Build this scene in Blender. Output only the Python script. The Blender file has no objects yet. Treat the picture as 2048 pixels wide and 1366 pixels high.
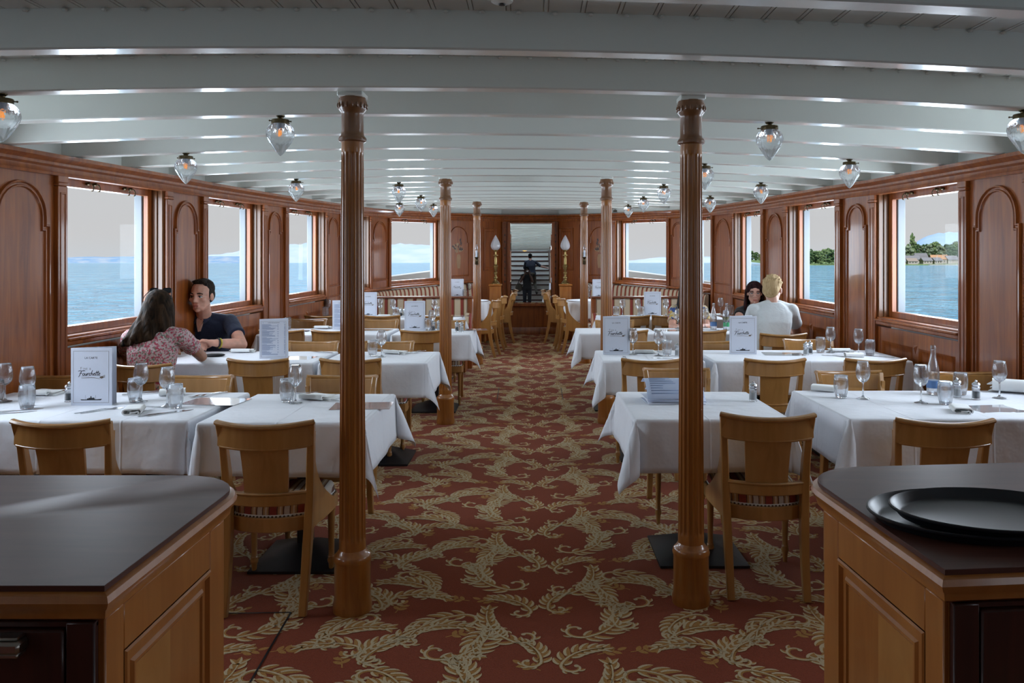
import bpy, bmesh, math, random
from mathutils import Vector, Matrix, Quaternion
R = math.radians
PI = math.pi
C = bpy.context.scene.collection
scene = bpy.context.scene
# ------------------------------------------------------------------ camera
cam_d = bpy.data.cameras.new('camera')
cam = bpy.data.objects.new('camera', cam_d)
C.objects.link(cam)
cam.location = (0, 0, 1.52)
cam.rotation_euler = (R(90), 0, 0)
cam_d.sensor_fit = 'HORIZONTAL'
cam_d.sensor_width = 36.0
cam_d.lens = 36.0 * 1600 / 2048
cam_d.shift_x = -(1065 - 1024) / 2048
cam_d.shift_y = -(683 - 525) / 2048
cam_d.clip_start = 0.02
cam_d.clip_end = 60000
scene.camera = cam
# ------------------------------------------------------------------ world, exposure
scene.view_settings.view_transform = 'Standard'
scene.view_settings.look = 'None'
scene.view_settings.gamma = 1.0
scene.view_settings.use_curve_mapping = False
scene.view_settings.exposure = 0.0
cy = scene.cycles
cy.use_denoising = True
cy.max_bounces = 9
cy.diffuse_bounces = 4
cy.glossy_bounces = 4
cy.transmission_bounces = 6
cy.transparent_max_bounces = 24
cy.caustics_reflective = False
cy.caustics_refractive = False
cy.sample_clamp_indirect = 6.0
cy.use_adaptive_sampling = True
cy.adaptive_threshold = 0.02

world = bpy.data.worlds.new('sky')
scene.world = world
world.use_nodes = True
wn = world.node_tree
wn.nodes.clear()
w_out = wn.nodes.new('ShaderNodeOutputWorld')
w_bg = wn.nodes.new('ShaderNodeBackground')
w_tc = wn.nodes.new('ShaderNodeTexCoord')
w_sep = wn.nodes.new('ShaderNodeSeparateXYZ')
w_ramp = wn.nodes.new('ShaderNodeValToRGB')
wn.links.new(w_tc.outputs['Generated'], w_sep.inputs[0])
wn.links.new(w_sep.outputs['Z'], w_ramp.inputs['Fac'])
wn.links.new(w_ramp.outputs['Color'], w_bg.inputs['Color'])
wn.links.new(w_bg.outputs[0], w_out.inputs[0])
w_bg.inputs['Strength'].default_value = 10.0
def _ramp(ramp, stops, mode='LINEAR'):
    cr = ramp.color_ramp
    cr.interpolation = mode
    while len(cr.elements) > 1:
        cr.elements.remove(cr.elements[-1])
    cr.elements[0].position = stops[0][0]
    c = stops[0][1]
    cr.elements[0].color = (c[0], c[1], c[2], 1)
    for p, c in stops[1:]:
        e = cr.elements.new(p)
        e.color = (c[0], c[1], c[2], 1)
# soft white overcast near the horizon, a much brighter bluish dome higher up
_ramp(w_ramp, [(0.0, (.060, .063, .066)), (0.03, (.0605, .0605, .061)), (0.13, (.059, .0595, .0605)),
               (0.30, (.11, .125, .145)), (0.5, (.17, .20, .24)), (1.0, (.20, .24, .30))])

# area light added outside each window to boost the daylight (colour, watts per metre of window width)
DAY_FILL=(.78,.885,1.0); DAY_FILL_W=31.0
# afternoon sun from astern, outdoors only
sun_d=bpy.data.lights.new('sun','SUN'); sun_d.energy=2.6; sun_d.angle=R(1.0); sun_d.color=(1.0,.94,.84)
sun=bpy.data.objects.new('sun',sun_d); C.objects.link(sun); sun.rotation_euler=Vector((0.0,1,-.95)).to_track_quat('-Z','Y').to_euler()
# ------------------------------------------------------------------ helpers
SH = 0.00108
def S(y):
    """sheer: the deck rises gently towards the bow"""
    return SH * y * y if y > 0 else 0.0
XC = -0.037                        # the saloon's centre line
def at(px, py, h):
    """point of the place seen at a photo pixel, h above the deck"""
    v = (py - 525) / 1600.0
    Z = (-v + math.sqrt(v * v + 4 * SH * (1.52 - h))) / (2 * SH)
    return ((px - 1065) / 1600.0 * Z, Z)

class MB:
    def __init__(s, xf=None):
        s.v = []; s.f = []; s.m = []; s.xf = xf
    def add(s, verts, faces, mi=0):
        b = len(s.v)
        if s.xf:
            s.v += [tuple(s.xf(*p)) for p in verts]
        else:
            s.v += [tuple(p) for p in verts]
        s.f += [tuple(b + i for i in f) for f in faces]
        s.m += [mi] * len(faces)
    def box(s, x0, x1, y0, y1, z0, z1, mi=0):
        s.add([(x0,y0,z0),(x1,y0,z0),(x1,y1,z0),(x0,y1,z0),(x0,y0,z1),(x1,y0,z1),(x1,y1,z1),(x0,y1,z1)],
              [(0,3,2,1),(4,5,6,7),(0,1,5,4),(1,2,6,5),(2,3,7,6),(3,0,4,7)], mi)
    def cbox(s, x0, x1, y0, y1, z0, z1, c=.004, mi=0):
        vs = []; idx = {}
        X = (x0, x1); Y = (y0, y1); Z = (z0, z1)
        sg = (1, -1)
        for i in (0,1):
            for j in (0,1):
                for k in (0,1):
                    for ax in (0,1,2):
                        p = [X[i]+sg[i]*c, Y[j]+sg[j]*c, Z[k]+sg[k]*c]
                        p[ax] = (X[i], Y[j], Z[k])[ax]
                        idx[(i,j,k,ax)] = len(vs); vs.append(p)
        fs = []
        for ax in range(3):
            o = [a for a in range(3) if a != ax]
            for e in (0,1):
                q = []
                for (a,b) in ((0,0),(1,0),(1,1),(0,1)):
                    t = [0,0,0]; t[ax] = e; t[o[0]] = a; t[o[1]] = b
                    q.append(idx[(t[0],t[1],t[2],ax)])
                fs.append(tuple(q))
        for ax in range(3):
            o = [a for a in range(3) if a != ax]
            for a in (0,1):
                for b in (0,1):
                    def g(e, axx):
                        t = [0,0,0]; t[ax] = e; t[o[0]] = a; t[o[1]] = b
                        return idx[(t[0],t[1],t[2],axx)]
                    fs.append((g(0,o[0]), g(1,o[0]), g(1,o[1]), g(0,o[1])))
        for i in (0,1):
            for j in (0,1):
                for k in (0,1):
                    fs.append((idx[(i,j,k,0)], idx[(i,j,k,1)], idx[(i,j,k,2)]))
        s.add(vs, fs, mi)
    def sweep(s, path, sec, closed=False, up=(0,0,1), mi=0, caps=True):
        P = [Vector(p) for p in path]; n = len(P); up = Vector(up)
        fsec = sec if callable(sec) else (lambda i: sec)
        vs = []; k = None
        for i in range(n):
            if closed:
                T = P[(i+1) % n] - P[i-1]
                a = P[i]-P[i-1]; b = P[(i+1)%n]-P[i]
            else:
                T = P[min(i+1,n-1)] - P[max(i-1,0)]
                a = P[i]-P[max(i-1,0)]; b = P[min(i+1,n-1)]-P[i]
            if T.length < 1e-9: T = Vector((0,1,0))
            T.normalize()
            sd = T.cross(up)
            if sd.length < 1e-6: sd = T.cross(Vector((0,1,0)))
            sd.normalize(); u2 = sd.cross(T)
            mf = 1.0
            if a.length > 1e-9 and b.length > 1e-9:
                cs = a.normalized().dot(T)
                mf = 1.0/max(cs, .5)
            ss = fsec(i); k = len(ss)
            for (p, q) in ss:
                vs.append(P[i] + sd*p*mf + u2*q)
        fs = []
        for i in range(n if closed else n-1):
            i2 = (i+1) % n
            for j in range(k):
                j2 = (j+1) % k
                fs.append((i*k+j, i*k+j2, i2*k+j2, i2*k+j))
        if caps and not closed:
            fs.append(tuple(range(k-1,-1,-1)))
            fs.append(tuple((n-1)*k+j for j in range(k)))
        s.add(vs, fs, mi)
    def tube(s, path, r, seg=8, mi=0, closed=False, up=(0,0,1)):
        rf = r if callable(r) else (lambda i: r)
        s.sweep(path, lambda i: [(rf(i)*math.cos(2*PI*j/seg), rf(i)*math.sin(2*PI*j/seg)) for j in range(seg)], closed, up, mi)
    def lathe(s, prof, seg=16, c=(0,0,0), mi=0, mod=None, sx=1, sy=1):
        vs = []; n = len(prof)
        for i,(r,z) in enumerate(prof):
            for j in range(seg):
                a = 2*PI*j/seg
                rr = r*(mod(a, z) if mod else 1)
                vs.append((c[0]+rr*math.cos(a)*sx, c[1]+rr*math.sin(a)*sy, c[2]+z))
        fs = []
        for i in range(n-1):
            for j in range(seg):
                j2 = (j+1)%seg
                fs.append((i*seg+j, i*seg+j2, (i+1)*seg+j2, (i+1)*seg+j))
        if prof[0][0] > 1e-5: fs.append(tuple(range(seg-1,-1,-1)))
        if prof[-1][0] > 1e-5: fs.append(tuple((n-1)*seg+j for j in range(seg)))
        s.add(vs, fs, mi)
    def grid(s, nu, nv, fn, mi=0, wrap=False):
        vs = [fn(i/(nu-1) if not wrap else i/nu, j/(nv-1)) for j in range(nv) for i in range(nu)]
        fs = []
        for j in range(nv-1):
            for i in range(nu if wrap else nu-1):
                i2 = (i+1) % nu
                fs.append((j*nu+i, j*nu+i2, (j+1)*nu+i2, (j+1)*nu+i))
        s.add(vs, fs, mi)
    def ell(s, c, r, rot=None, nu=14, nv=9, mi=0):
        if not hasattr(r, '__len__'): r = (r,r,r)
        c = Vector(c); vs = []; fs = []
        for j in range(nv+1):
            t = PI*j/nv - PI/2
            for i in range(nu):
                a = 2*PI*i/nu
                p = Vector((r[0]*math.cos(t)*math.cos(a), r[1]*math.cos(t)*math.sin(a), r[2]*math.sin(t)))
                if rot: p = rot @ p
                vs.append(c+p)
        for j in range(nv):
            for i in range(nu):
                i2=(i+1)%nu
                fs.append((j*nu+i, j*nu+i2, (j+1)*nu+i2, (j+1)*nu+i))
        s.add(vs, fs, mi)
    def cap(s, p0, r0, p1, r1, seg=12, mi=0):
        p0=Vector(p0); p1=Vector(p1); d=p1-p0; L=d.length
        if L < 1e-6: return s.ell(p0, r0, mi=mi)
        q = d.to_track_quat('Z','Y'); prof=[]
        for i in range(5):
            t = -PI/2 + PI/2*i/4
            prof.append((r0*math.cos(t), r0*math.sin(t)))
        for i in range(5):
            t = PI/2*i/4
            prof.append((r1*math.cos(t), L + r1*math.sin(t)))
        vs=[]
        for (r,z) in prof:
            for j in range(seg):
                a=2*PI*j/seg
                vs.append(p0 + q @ Vector((r*math.cos(a), r*math.sin(a), z)))
        fs=[]
        for i in range(len(prof)-1):
            for j in range(seg):
                j2=(j+1)%seg
                fs.append((i*seg+j,i*seg+j2,(i+1)*seg+j2,(i+1)*seg+j))
        s.add(vs,fs,mi)
    def prism(s, pts, ax, lo, hi, mi=0, fn=None):
        """polygon pts (2D) extruded along axis ax from lo to hi; fn maps (a,b,w)->xyz"""
        n=len(pts)
        def m(a,b,w):
            if fn: return fn(a,b,w)
            return {0:(w,a,b),1:(a,w,b),2:(a,b,w)}[ax]
        vs=[m(a,b,lo) for a,b in pts]+[m(a,b,hi) for a,b in pts]
        fs=[tuple(range(n-1,-1,-1)), tuple(range(n,2*n))]
        fs+=[(i,(i+1)%n,n+(i+1)%n,n+i) for i in range(n)]
        s.add(vs,fs,mi)
    def build(s, name, mats, parent=None, loc=None, rotz=0, sharp=38, recalc=True, link=True):
        me = bpy.data.meshes.new(name)
        me.from_pydata(s.v, [], s.f)
        if not isinstance(mats,(list,tuple)): mats=[mats]
        for m in mats: me.materials.append(m)
        if len(mats)>1: me.polygons.foreach_set('material_index', s.m)
        if recalc:
            b=bmesh.new(); b.from_mesh(me)
            bmesh.ops.remove_doubles(b, verts=b.verts, dist=1e-6)
            bmesh.ops.recalc_face_normals(b, faces=b.faces); b.to_mesh(me); b.free()
        me.polygons.foreach_set('use_smooth', [True]*len(me.polygons))
        me.set_sharp_from_angle(angle=R(sharp))
        o=bpy.data.objects.new(name, me)
        if link: C.objects.link(o)
        if parent: o.parent=parent
        if loc: o.location=loc
        o.rotation_euler=(0,0,rotz)
        return o

def rrect(w, h, c):
    """chamfered rectangle section centred on 0"""
    a, b = w/2, h/2
    return [(-a+c,-b),(a-c,-b),(a,-b+c),(a,b-c),(a-c,b),(-a+c,b),(-a,b-c),(-a,-b+c)]
def tag(o, label=None, cat=None, group=None, kind=None):
    if label: o['label']=label
    if cat: o['category']=cat
    if group: o['group']=group
    if kind: o['kind']=kind
    return o
def thing(name, label, cat, loc=(0,0,0), rotz=0, group=None):
    o=bpy.data.objects.new(name,None); C.objects.link(o)
    o.empty_display_size=.05
    o.location=loc; o.rotation_euler=(0,0,rotz)
    return tag(o,label,cat,group)
def kids(o):
    return [c for c in ALLK.get(o.name, [])]
ALLK={}
def dup(o, loc=None, rotz=None, label=None, group=None, parent=None):
    r=o.copy(); C.objects.link(r)
    if parent: r.parent=parent
    if loc is not None: r.location=loc
    if rotz is not None: r.rotation_euler=(0,0,rotz)
    if label: r['label']=label
    if group: r['group']=group
    for ch in list(o.children):
        dup(ch, parent=r)
    return r
def struct(o):
    o['kind']='structure'; return o

# ------------------------------------------------------------------ materials
def _new(name):
    m=bpy.data.materials.new(name); m.use_nodes=True
    nt=m.node_tree; b=nt.nodes['Principled BSDF']
    return m,nt,b
def mat(name, col, rough=.5, metal=0, coat=0, spec=.5, sheen=0, emit=None, es=0, trans=0, ior=1.45, coatr=.05):
    m,nt,b=_new(name)
    b.inputs['Base Color'].default_value=(*col,1)
    b.inputs['Roughness'].default_value=rough
    b.inputs['Metallic'].default_value=metal
    b.inputs['Coat Weight'].default_value=coat
    b.inputs['Coat Roughness'].default_value=coatr
    b.inputs['Specular IOR Level'].default_value=spec
    b.inputs['Sheen Weight'].default_value=sheen
    b.inputs['Transmission Weight'].default_value=trans
    b.inputs['IOR'].default_value=ior
    if emit:
        b.inputs['Emission Color'].default_value=(*emit,1); b.inputs['Emission Strength'].default_value=es
    return m
def coords(nt, scale=(1,1,1), kind='Object', rot=(0,0,0)):
    tc=nt.nodes.new('ShaderNodeTexCoord'); mp=nt.nodes.new('ShaderNodeMapping')
    mp.inputs['Scale'].default_value=scale; mp.inputs['Rotation'].default_value=rot
    nt.links.new(tc.outputs[kind], mp.inputs[0])
    return mp.outputs[0]
def noise(nt, vec, scale=5, detail=4, dist=0, rough=.5):
    n=nt.nodes.new('ShaderNodeTexNoise')
    n.inputs['Scale'].default_value=scale; n.inputs['Detail'].default_value=detail
    n.inputs['Distortion'].default_value=dist; n.inputs['Roughness'].default_value=rough
    nt.links.new(vec,n.inputs['Vector'])
    return n.outputs['Fac']
def ramp(nt, fac, stops, mode='LINEAR'):
    r=nt.nodes.new('ShaderNodeValToRGB'); _ramp(r,stops,mode)
    nt.links.new(fac,r.inputs['Fac']); return r.outputs['Color']
def bump(nt, b, h, strength=.2, dist=.01):
    bp=nt.nodes.new('ShaderNodeBump'); bp.inputs['Strength'].default_value=strength; bp.inputs['Distance'].default_value=dist
    nt.links.new(h,bp.inputs['Height']); nt.links.new(bp.outputs[0],b.inputs['Normal'])
    return bp
def math_(nt, op, a, b=None, c=None):
    n=nt.nodes.new('ShaderNodeMath'); n.operation=op
    for i,x in enumerate((a,b,c)):
        if x is None: continue
        if isinstance(x,(int,float)): n.inputs[i].default_value=x
        else: nt.links.new(x,n.inputs[i])
    return n.outputs[0]
def wood(name, c1, c2, scale=(14,14,1.0), rough=.3, coat=.5, dist=.8, coatr=.06, c3=None):
    m,nt,b=_new(name)
    v=coords(nt,scale)
    f=noise(nt,v,1.6,6,dist,.55)
    st=[(.3,c1),(.5,tuple((p+q)/2 for p,q in zip(c1,c2))),(.7,c2)]
    col=ramp(nt,f,st)
    nt.links.new(col,b.inputs['Base Color'])
    b.inputs['Roughness'].default_value=rough
    b.inputs['Coat Weight'].default_value=coat
    b.inputs['Coat Roughness'].default_value=coatr
    return m
def thin_glass(name, tint=(1,1,1), fr=1.0, rough=0.0, ior=1.45, opac=0.0, body=(.8,.85,.9)):
    """thin clear glass: straight transmission plus a Fresnel mirror"""
    m=bpy.data.materials.new(name); m.use_nodes=True; nt=m.node_tree; nt.nodes.clear()
    out=nt.nodes.new('ShaderNodeOutputMaterial')
    tr=nt.nodes.new('ShaderNodeBsdfTransparent'); tr.inputs[0].default_value=(*tint,1)
    gl=nt.nodes.new('ShaderNodeBsdfGlossy'); gl.inputs['Roughness'].default_value=rough
    lw=nt.nodes.new('ShaderNodeLayerWeight')
    f0=((ior-1)/(ior+1))**2
    fac=math_(nt,'MULTIPLY',math_(nt,'ADD',math_(nt,'MULTIPLY',math_(nt,'POWER',lw.outputs['Facing'],5.0),1-f0),f0),fr)
    mx=nt.nodes.new('ShaderNodeMixShader')
    nt.links.new(fac,mx.inputs[0]); nt.links.new(tr.outputs[0],mx.inputs[1]); nt.links.new(gl.outputs[0],mx.inputs[2])
    last=mx
    if opac>0:
        df=nt.nodes.new('ShaderNodeBsdfDiffuse'); df.inputs[0].default_value=(*body,1)
        m2=nt.nodes.new('ShaderNodeMixShader'); m2.inputs[0].default_value=opac
        nt.links.new(mx.outputs[0],m2.inputs[1]); nt.links.new(df.outputs[0],m2.inputs[2]); last=m2
    nt.links.new(last.outputs[0],out.inputs[0])
    return m

M={}
M['mahog']=wood('varnished_mahogany',(.165,.036,.005),(.36,.100,.015),rough=.36,coat=.38,coatr=.09)
M['mahog_dark']=wood('dark_mahogany',(.030,.0065,.004),(.058,.013,.007),rough=.38,coat=.25,coatr=.12)
M['mahog_lit_tint']=wood('mahogany_jamb_lit_tint',(.12,.048,.016),(.20,.082,.030),rough=.34,coat=.5,coatr=.1)  # jamb copy of the mahogany, window-lit tan look put into its colour
M['inlay']=wood('inlaid_veneer',(.26,.13,.045),(.36,.19,.07),(9,9,2),rough=.34,coat=.5)
M['inlay_dark']=mat('inlay_dark_wood',(.05,.02,.01),.35,coat=.4)
M['honey']=wood('honey_column_wood',(.25,.080,.011),(.41,.155,.027),rough=.32,coat=.6)
M['beech']=wood('beech_chair_wood',(.33,.155,.040),(.43,.215,.064),(10,10,1.5),rough=.33,coat=.5,coatr=.1)
M['cherry']=wood('cherry_cabinet_wood',(.33,.108,.018),(.43,.16,.032),(12,12,1.2),rough=.35,coat=.5,coatr=.1)
M['cherry2']=wood('cherry_veneer_light',(.40,.160,.034),(.50,.225,.055),(6,6,3),rough=.35,coat=.5,coatr=.1)
M['rail_wood']=wood('mahogany_edge_moulding',(.13,.034,.012),(.22,.066,.022),rough=.34,coat=.4)
M['counter']=wood('dark_counter_laminate',(.065,.020,.013),(.092,.030,.019),(2,14,14),rough=.48,coat=.08,coatr=.5)
M['counter'].node_tree.nodes['Principled BSDF'].inputs['Specular IOR Level'].default_value=.22
def white_paint():
    m,nt,b=_new('glossy_white_paint')
    b.inputs['Base Color'].default_value=(.745,.765,.715,1)
    b.inputs['Roughness'].default_value=.28
    b.inputs['Coat Weight'].default_value=.6; b.inputs['Coat Roughness'].default_value=.1
    v=coords(nt,(1,1,1)); bump(nt,b,noise(nt,v,26,3),.12,.006)
    return m
M['paint']=white_paint()
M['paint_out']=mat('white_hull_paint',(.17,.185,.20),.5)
M['cream_out']=mat('cream_bulwark_paint',(.80,.74,.64),.5)
def carpet(name,c1,c2):
    m,nt,b=_new(name)
    v=coords(nt,(1,1,1)); f=noise(nt,v,240,2)
    nt.links.new(ramp(nt,f,[(.3,c1),(.7,c2)]),b.inputs['Base Color'])
    b.inputs['Roughness'].default_value=.95; b.inputs['Specular IOR Level'].default_value=.1
    b.inputs['Sheen Weight'].default_value=.1
    bump(nt,b,f,.5,.004)
    return m
M['carpet_red']=carpet('carpet_red',(.205,.036,.011),(.275,.056,.019))
M['carpet_gold']=carpet('carpet_gold',(.37,.17,.038),(.49,.25,.066))
M['carpet_cream']=carpet('carpet_cream',(.54,.41,.23),(.66,.53,.34))
def cloth_mat():
    m,nt,b=_new('white_table_linen')
    b.inputs['Base Color'].default_value=(.76,.78,.835,1)
    b.inputs['Roughness'].default_value=.75; b.inputs['Sheen Weight'].default_value=.25
    tc=nt.nodes.new('ShaderNodeTexCoord'); sp=nt.nodes.new('ShaderNodeSeparateXYZ')
    nt.links.new(tc.outputs['Object'],sp.inputs[0])
    hs=[]
    for ax,per in (('X',.19),('Y',.185)):
        pp=math_(nt,'PINGPONG',math_(nt,'ADD',sp.outputs[ax],.02),per)
        mr=nt.nodes.new('ShaderNodeMapRange'); mr.interpolation_type='SMOOTHSTEP'
        nt.links.new(pp,mr.inputs[0]); mr.inputs[1].default_value=0; mr.inputs[2].default_value=.008
        mr.inputs[3].default_value=1; mr.inputs[4].default_value=0
        hs.append(mr.outputs[0])
    h=math_(nt,'ADD',hs[0],hs[1])
    n=noise(nt,tc.outputs['Object'],9,3)
    h2=math_(nt,'ADD',math_(nt,'MULTIPLY',h,.35),math_(nt,'MULTIPLY',n,1.6))
    bump(nt,b,h2,.6,.009)
    return m
M['linen']=cloth_mat()
M['napkin']=mat('white_napkin',(.82,.83,.82),.85,sheen=.2)
def stripes(name, per, stops, axis='X', kind='Object'):
    m,nt,b=_new(name)
    tc=nt.nodes.new('ShaderNodeTexCoord'); sp=nt.nodes.new('ShaderNodeSeparateXYZ')
    nt.links.new(tc.outputs[kind],sp.inputs[0])
    fr=math_(nt,'FRACT',math_(nt,'DIVIDE',math_(nt,'ADD',sp.outputs[axis],7.0),per))
    nt.links.new(ramp(nt,fr,stops,'CONSTANT'),b.inputs['Base Color'])
    b.inputs['Roughness'].default_value=.9
    v=coords(nt,(1,1,1)); bump(nt,b,noise(nt,v,300,2),.3,.002)
    return m
_red=(.27,.045,.03); _cream=(.56,.45,.32); _brown=(.12,.05,.028); _gold=(.42,.25,.12); _grey=(.50,.44,.38)
_st=[(0,_red),(.16,_brown),(.20,_gold),(.27,_cream),(.33,_gold),(.38,_brown),(.43,_grey),(.62,_brown),(.66,_gold),(.73,_cream),(.80,_gold),(.86,_brown),(.90,_red)]
M['stripe']=stripes('striped_seat_fabric',.115,_st)
M['stripe_bench']=stripes('striped_bench_fabric',.125,[(0,_cream),(.3,_gold),(.36,_red),(.62,_brown),(.68,_gold),(.74,_cream)],'X')
def stripes_uv(name, per):
    m,nt,b=_new(name)
    at_=nt.nodes.new('ShaderNodeAttribute'); at_.attribute_name='run'
    fr=math_(nt,'FRACT',math_(nt,'DIVIDE',at_.outputs['Fac'],per))
    nt.links.new(ramp(nt,fr,[(0,_cream),(.30,_gold),(.38,_red),(.64,_brown),(.70,_gold),(.78,_cream)],'CONSTANT'),b.inputs['Base Color'])
    b.inputs['Roughness'].default_value=.9
    return m
M['stripe_run']=stripes_uv('striped_banquette_fabric',.11)
M['brass']=mat('aged_brass',(.34,.25,.10),.32,1)
M['brass_dark']=mat('dark_bronze',(.10,.075,.04),.4,1)
M['steel']=mat('polished_steel',(.62,.63,.65),.16,1)
M['steel_handle']=mat('brushed_nickel_handle',(.45,.42,.38),.3,1)
M['nail']=mat('antique_nail_heads',(.12,.09,.06),.35,.8)
M['black']=mat('black_powder_coat',(.012,.012,.014),.45)
M['tray']=mat('black_rubber_tray',(.010,.012,.016),.42,coat=.15,coatr=.3)
M['paper']=mat('white_card',(.66,.70,.80),.5)
M['page']=mat('blue_tinted_page',(.55,.64,.84),.5)
M['plastic_sleeve']=mat('glossy_clear_sleeve',(.55,.57,.6),.08,coat=1,spec=.8)
M['ink']=mat('black_ink',(.015,.015,.02),.6)
M['ink_grey']=mat('grey_ink',(.33,.33,.36),.6)
M['ink_brown']=mat('bronze_ink',(.16,.12,.09),.6)
M['ink_blue']=mat('blue_grey_ink',(.24,.31,.48),.6)
def solid_glass(name, share=.6, ior=1.5, col=(.97,.985,1), rough=0.0, body=0.0):
    """refracting glass with part of the light let straight through"""
    m=bpy.data.materials.new(name); m.use_nodes=True; nt=m.node_tree; nt.nodes.clear()
    out=nt.nodes.new('ShaderNodeOutputMaterial')
    tr=nt.nodes.new('ShaderNodeBsdfTransparent'); tr.inputs[0].default_value=(.98,.985,.99,1)
    gl=nt.nodes.new('ShaderNodeBsdfGlass'); gl.inputs['Color'].default_value=(*col,1); gl.inputs['IOR'].default_value=ior; gl.inputs['Roughness'].default_value=rough
    mx=nt.nodes.new('ShaderNodeMixShader'); mx.inputs[0].default_value=share
    nt.links.new(tr.outputs[0],mx.inputs[1]); nt.links.new(gl.outputs[0],mx.inputs[2]); last=mx
    if body:
        df=nt.nodes.new('ShaderNodeBsdfDiffuse'); df.inputs[0].default_value=(.85,.9,.95,1)
        m2=nt.nodes.new('ShaderNodeMixShader'); m2.inputs[0].default_value=body
        nt.links.new(mx.outputs[0],m2.inputs[1]); nt.links.new(df.outputs[0],m2.inputs[2]); last=m2
    nt.links.new(last.outputs[0],out.inputs[0]); return m
M['glass']=solid_glass('clear_table_glass',.70,1.5,body=.03)
M['glass_base']=solid_glass('thick_glass_base',.85,1.5,body=.10)
M['pane']=thin_glass('window_pane',(.99,.995,1),.12,0,1.45)
M['crystal']=solid_glass('cut_crystal',.62,1.42,(.96,.98,1),.02,.10)
M['frost']=mat('frosted_flame_glass',(.52,.50,.52),.25,coat=.5)
M['filament']=mat('glowing_filament',(.8,.3,.06),.5,emit=(1.0,.36,.07),es=.8)
M['cap_wood']=wood('dark_honey_capital',(.13,.05,.018),(.22,.095,.035),rough=.35,coat=.5)
M['mirror']=mat('silvered_mirror',(.90,.92,.92),.0,1)
M['navy_cloth']=None
# ------------------------------------------------------------------ wall plan (rear to bow)
LB=[((-3.13,-2.4),None),((-3.13,-1.7),'plain'),((-3.13,-.45),'window'),((-3.13,.3),'panel'),((-3.13,1.55),'window'),((-3.13,2.30),'panel'),((-3.13,2.36),'plain'),((-3.09,3.05),'panel'),((-3.02,4.28),'window'),((-2.95,5.04),'panel'),((-2.85,6.18),'window'),
    ((-2.82,6.9),'panel'),((-2.73,8.05),'window'),((-2.67,8.7),'panel'),((-2.55,9.8),'window'),((-2.48,10.4),'panel2'),
    ((-2.33,11.4),'window'),((-2.155,12.1),'panel2'),((-1.5,13.3),'window'),((-.55,14.45),'marq')]
RB=[((3.06,-2.4),None),((3.06,-1.5),'plain'),((3.06,-.25),'window'),((3.06,.5),'panel'),((3.06,1.75),'window'),((3.06,2.5),'panel'),((3.06,2.6),'plain'),((3.02,3.4),'panel'),((2.95,4.66),'window'),((2.90,5.41),'panel'),((2.85,6.6),'window'),
    ((2.75,7.23),'panel'),((2.67,8.33),'window'),((2.62,9.12),'panel'),((2.55,10.1),'window'),((2.46,10.95),'panel2'),
    ((2.33,11.85),'window'),((2.08,12.35),'panel2'),((1.42,13.5),'window'),((.46,14.5),'marq')]
def wall_x(B,y):
    for (a,_),(b,_) in zip(B,B[1:]):
        if a[1]<=y<=b[1]:
            t=(y-a[1])/(b[1]-a[1]); return a[0]+(b[0]-a[0])*t
    return B[-1][0][0] if y>B[-1][0][1] else B[0][0][0]
def bay_map(A,B,side):
    A=Vector((A[0],A[1],0)); D=Vector((B[0],B[1],0))-A; L=D.length; D.normalize()
    N=Vector((D.y,-D.x,0)) if side<0 else Vector((-D.y,D.x,0))
    def f(u,n,z):
        p=A+D*u+N*n
        return (p.x,p.y,z+S(p.y))
    return f,L,A,D,N
Z_SILL0,Z_SILL1,Z_G0,Z_G1,Z_HEAD,Z_CT=.95,1.025,1.075,1.985,2.04,2.19
def arch_outline(u0,u1,z0,z1,sh=.045,notch=.028,n=14):
    """rectangle with shouldered round-arched top"""
    w=u1-u0; r=w/2-notch; zc=z1-r; pts=[(u0,z0),(u1,z0),(u1,zc-sh),(u1-notch,zc-sh),(u1-notch,zc)]
    for i in range(1,n):
        a=PI*i/n
        pts.append(((u0+u1)/2+r*math.cos(a), zc+r*math.sin(a)))
    pts+=[(u0+notch,zc),(u0+notch,zc-sh),(u0,zc-sh)]
    return pts
def inset_poly(pts,d):
    n=len(pts); out=[]
    for i in range(n):
        a=Vector(pts[i-1]); b=Vector(pts[i]); c=Vector(pts[(i+1)%n])
        d1=(b-a); d2=(c-b)
        n1=Vector((-d1.y,d1.x)).normalized() if d1.length>0 else Vector((0,0))
        n2=Vector((-d2.y,d2.x)).normalized() if d2.length>0 else n1
        m=n1+n2
        if m.length<1e-6: m=n1
        m.normalize(); k=d/max(m.dot(n1),.4)
        out.append(tuple(b+m*k))
    return out
def moulding(mb,pts,steps,mi=0):
    """nested outlines: steps = [(inset, n)], builds a stepped moulding and fills the middle"""
    rings=[[ (u,n,z) for (u,z) in inset_poly(pts,ins)] for ins,n in steps]
    k=len(pts); vs=[p for r in rings for p in r]; fs=[]
    for a in range(len(rings)-1):
        for j in range(k):
            j2=(j+1)%k
            fs.append((a*k+j,a*k+j2,(a+1)*k+j2,(a+1)*k+j))
    mb.add(vs,fs,mi)
    last=rings[-1]; c=(sum(p[0] for p in last)/k, last[0][1], sum(p[2] for p in last)/k)
    mb.add(last+[c],[(j,(j+1)%k,k) for j in range(k)],mi)
def rect(u0,u1,z0,z1): return [(u0,z0),(u1,z0),(u1,z1),(u0,z1)]
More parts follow.
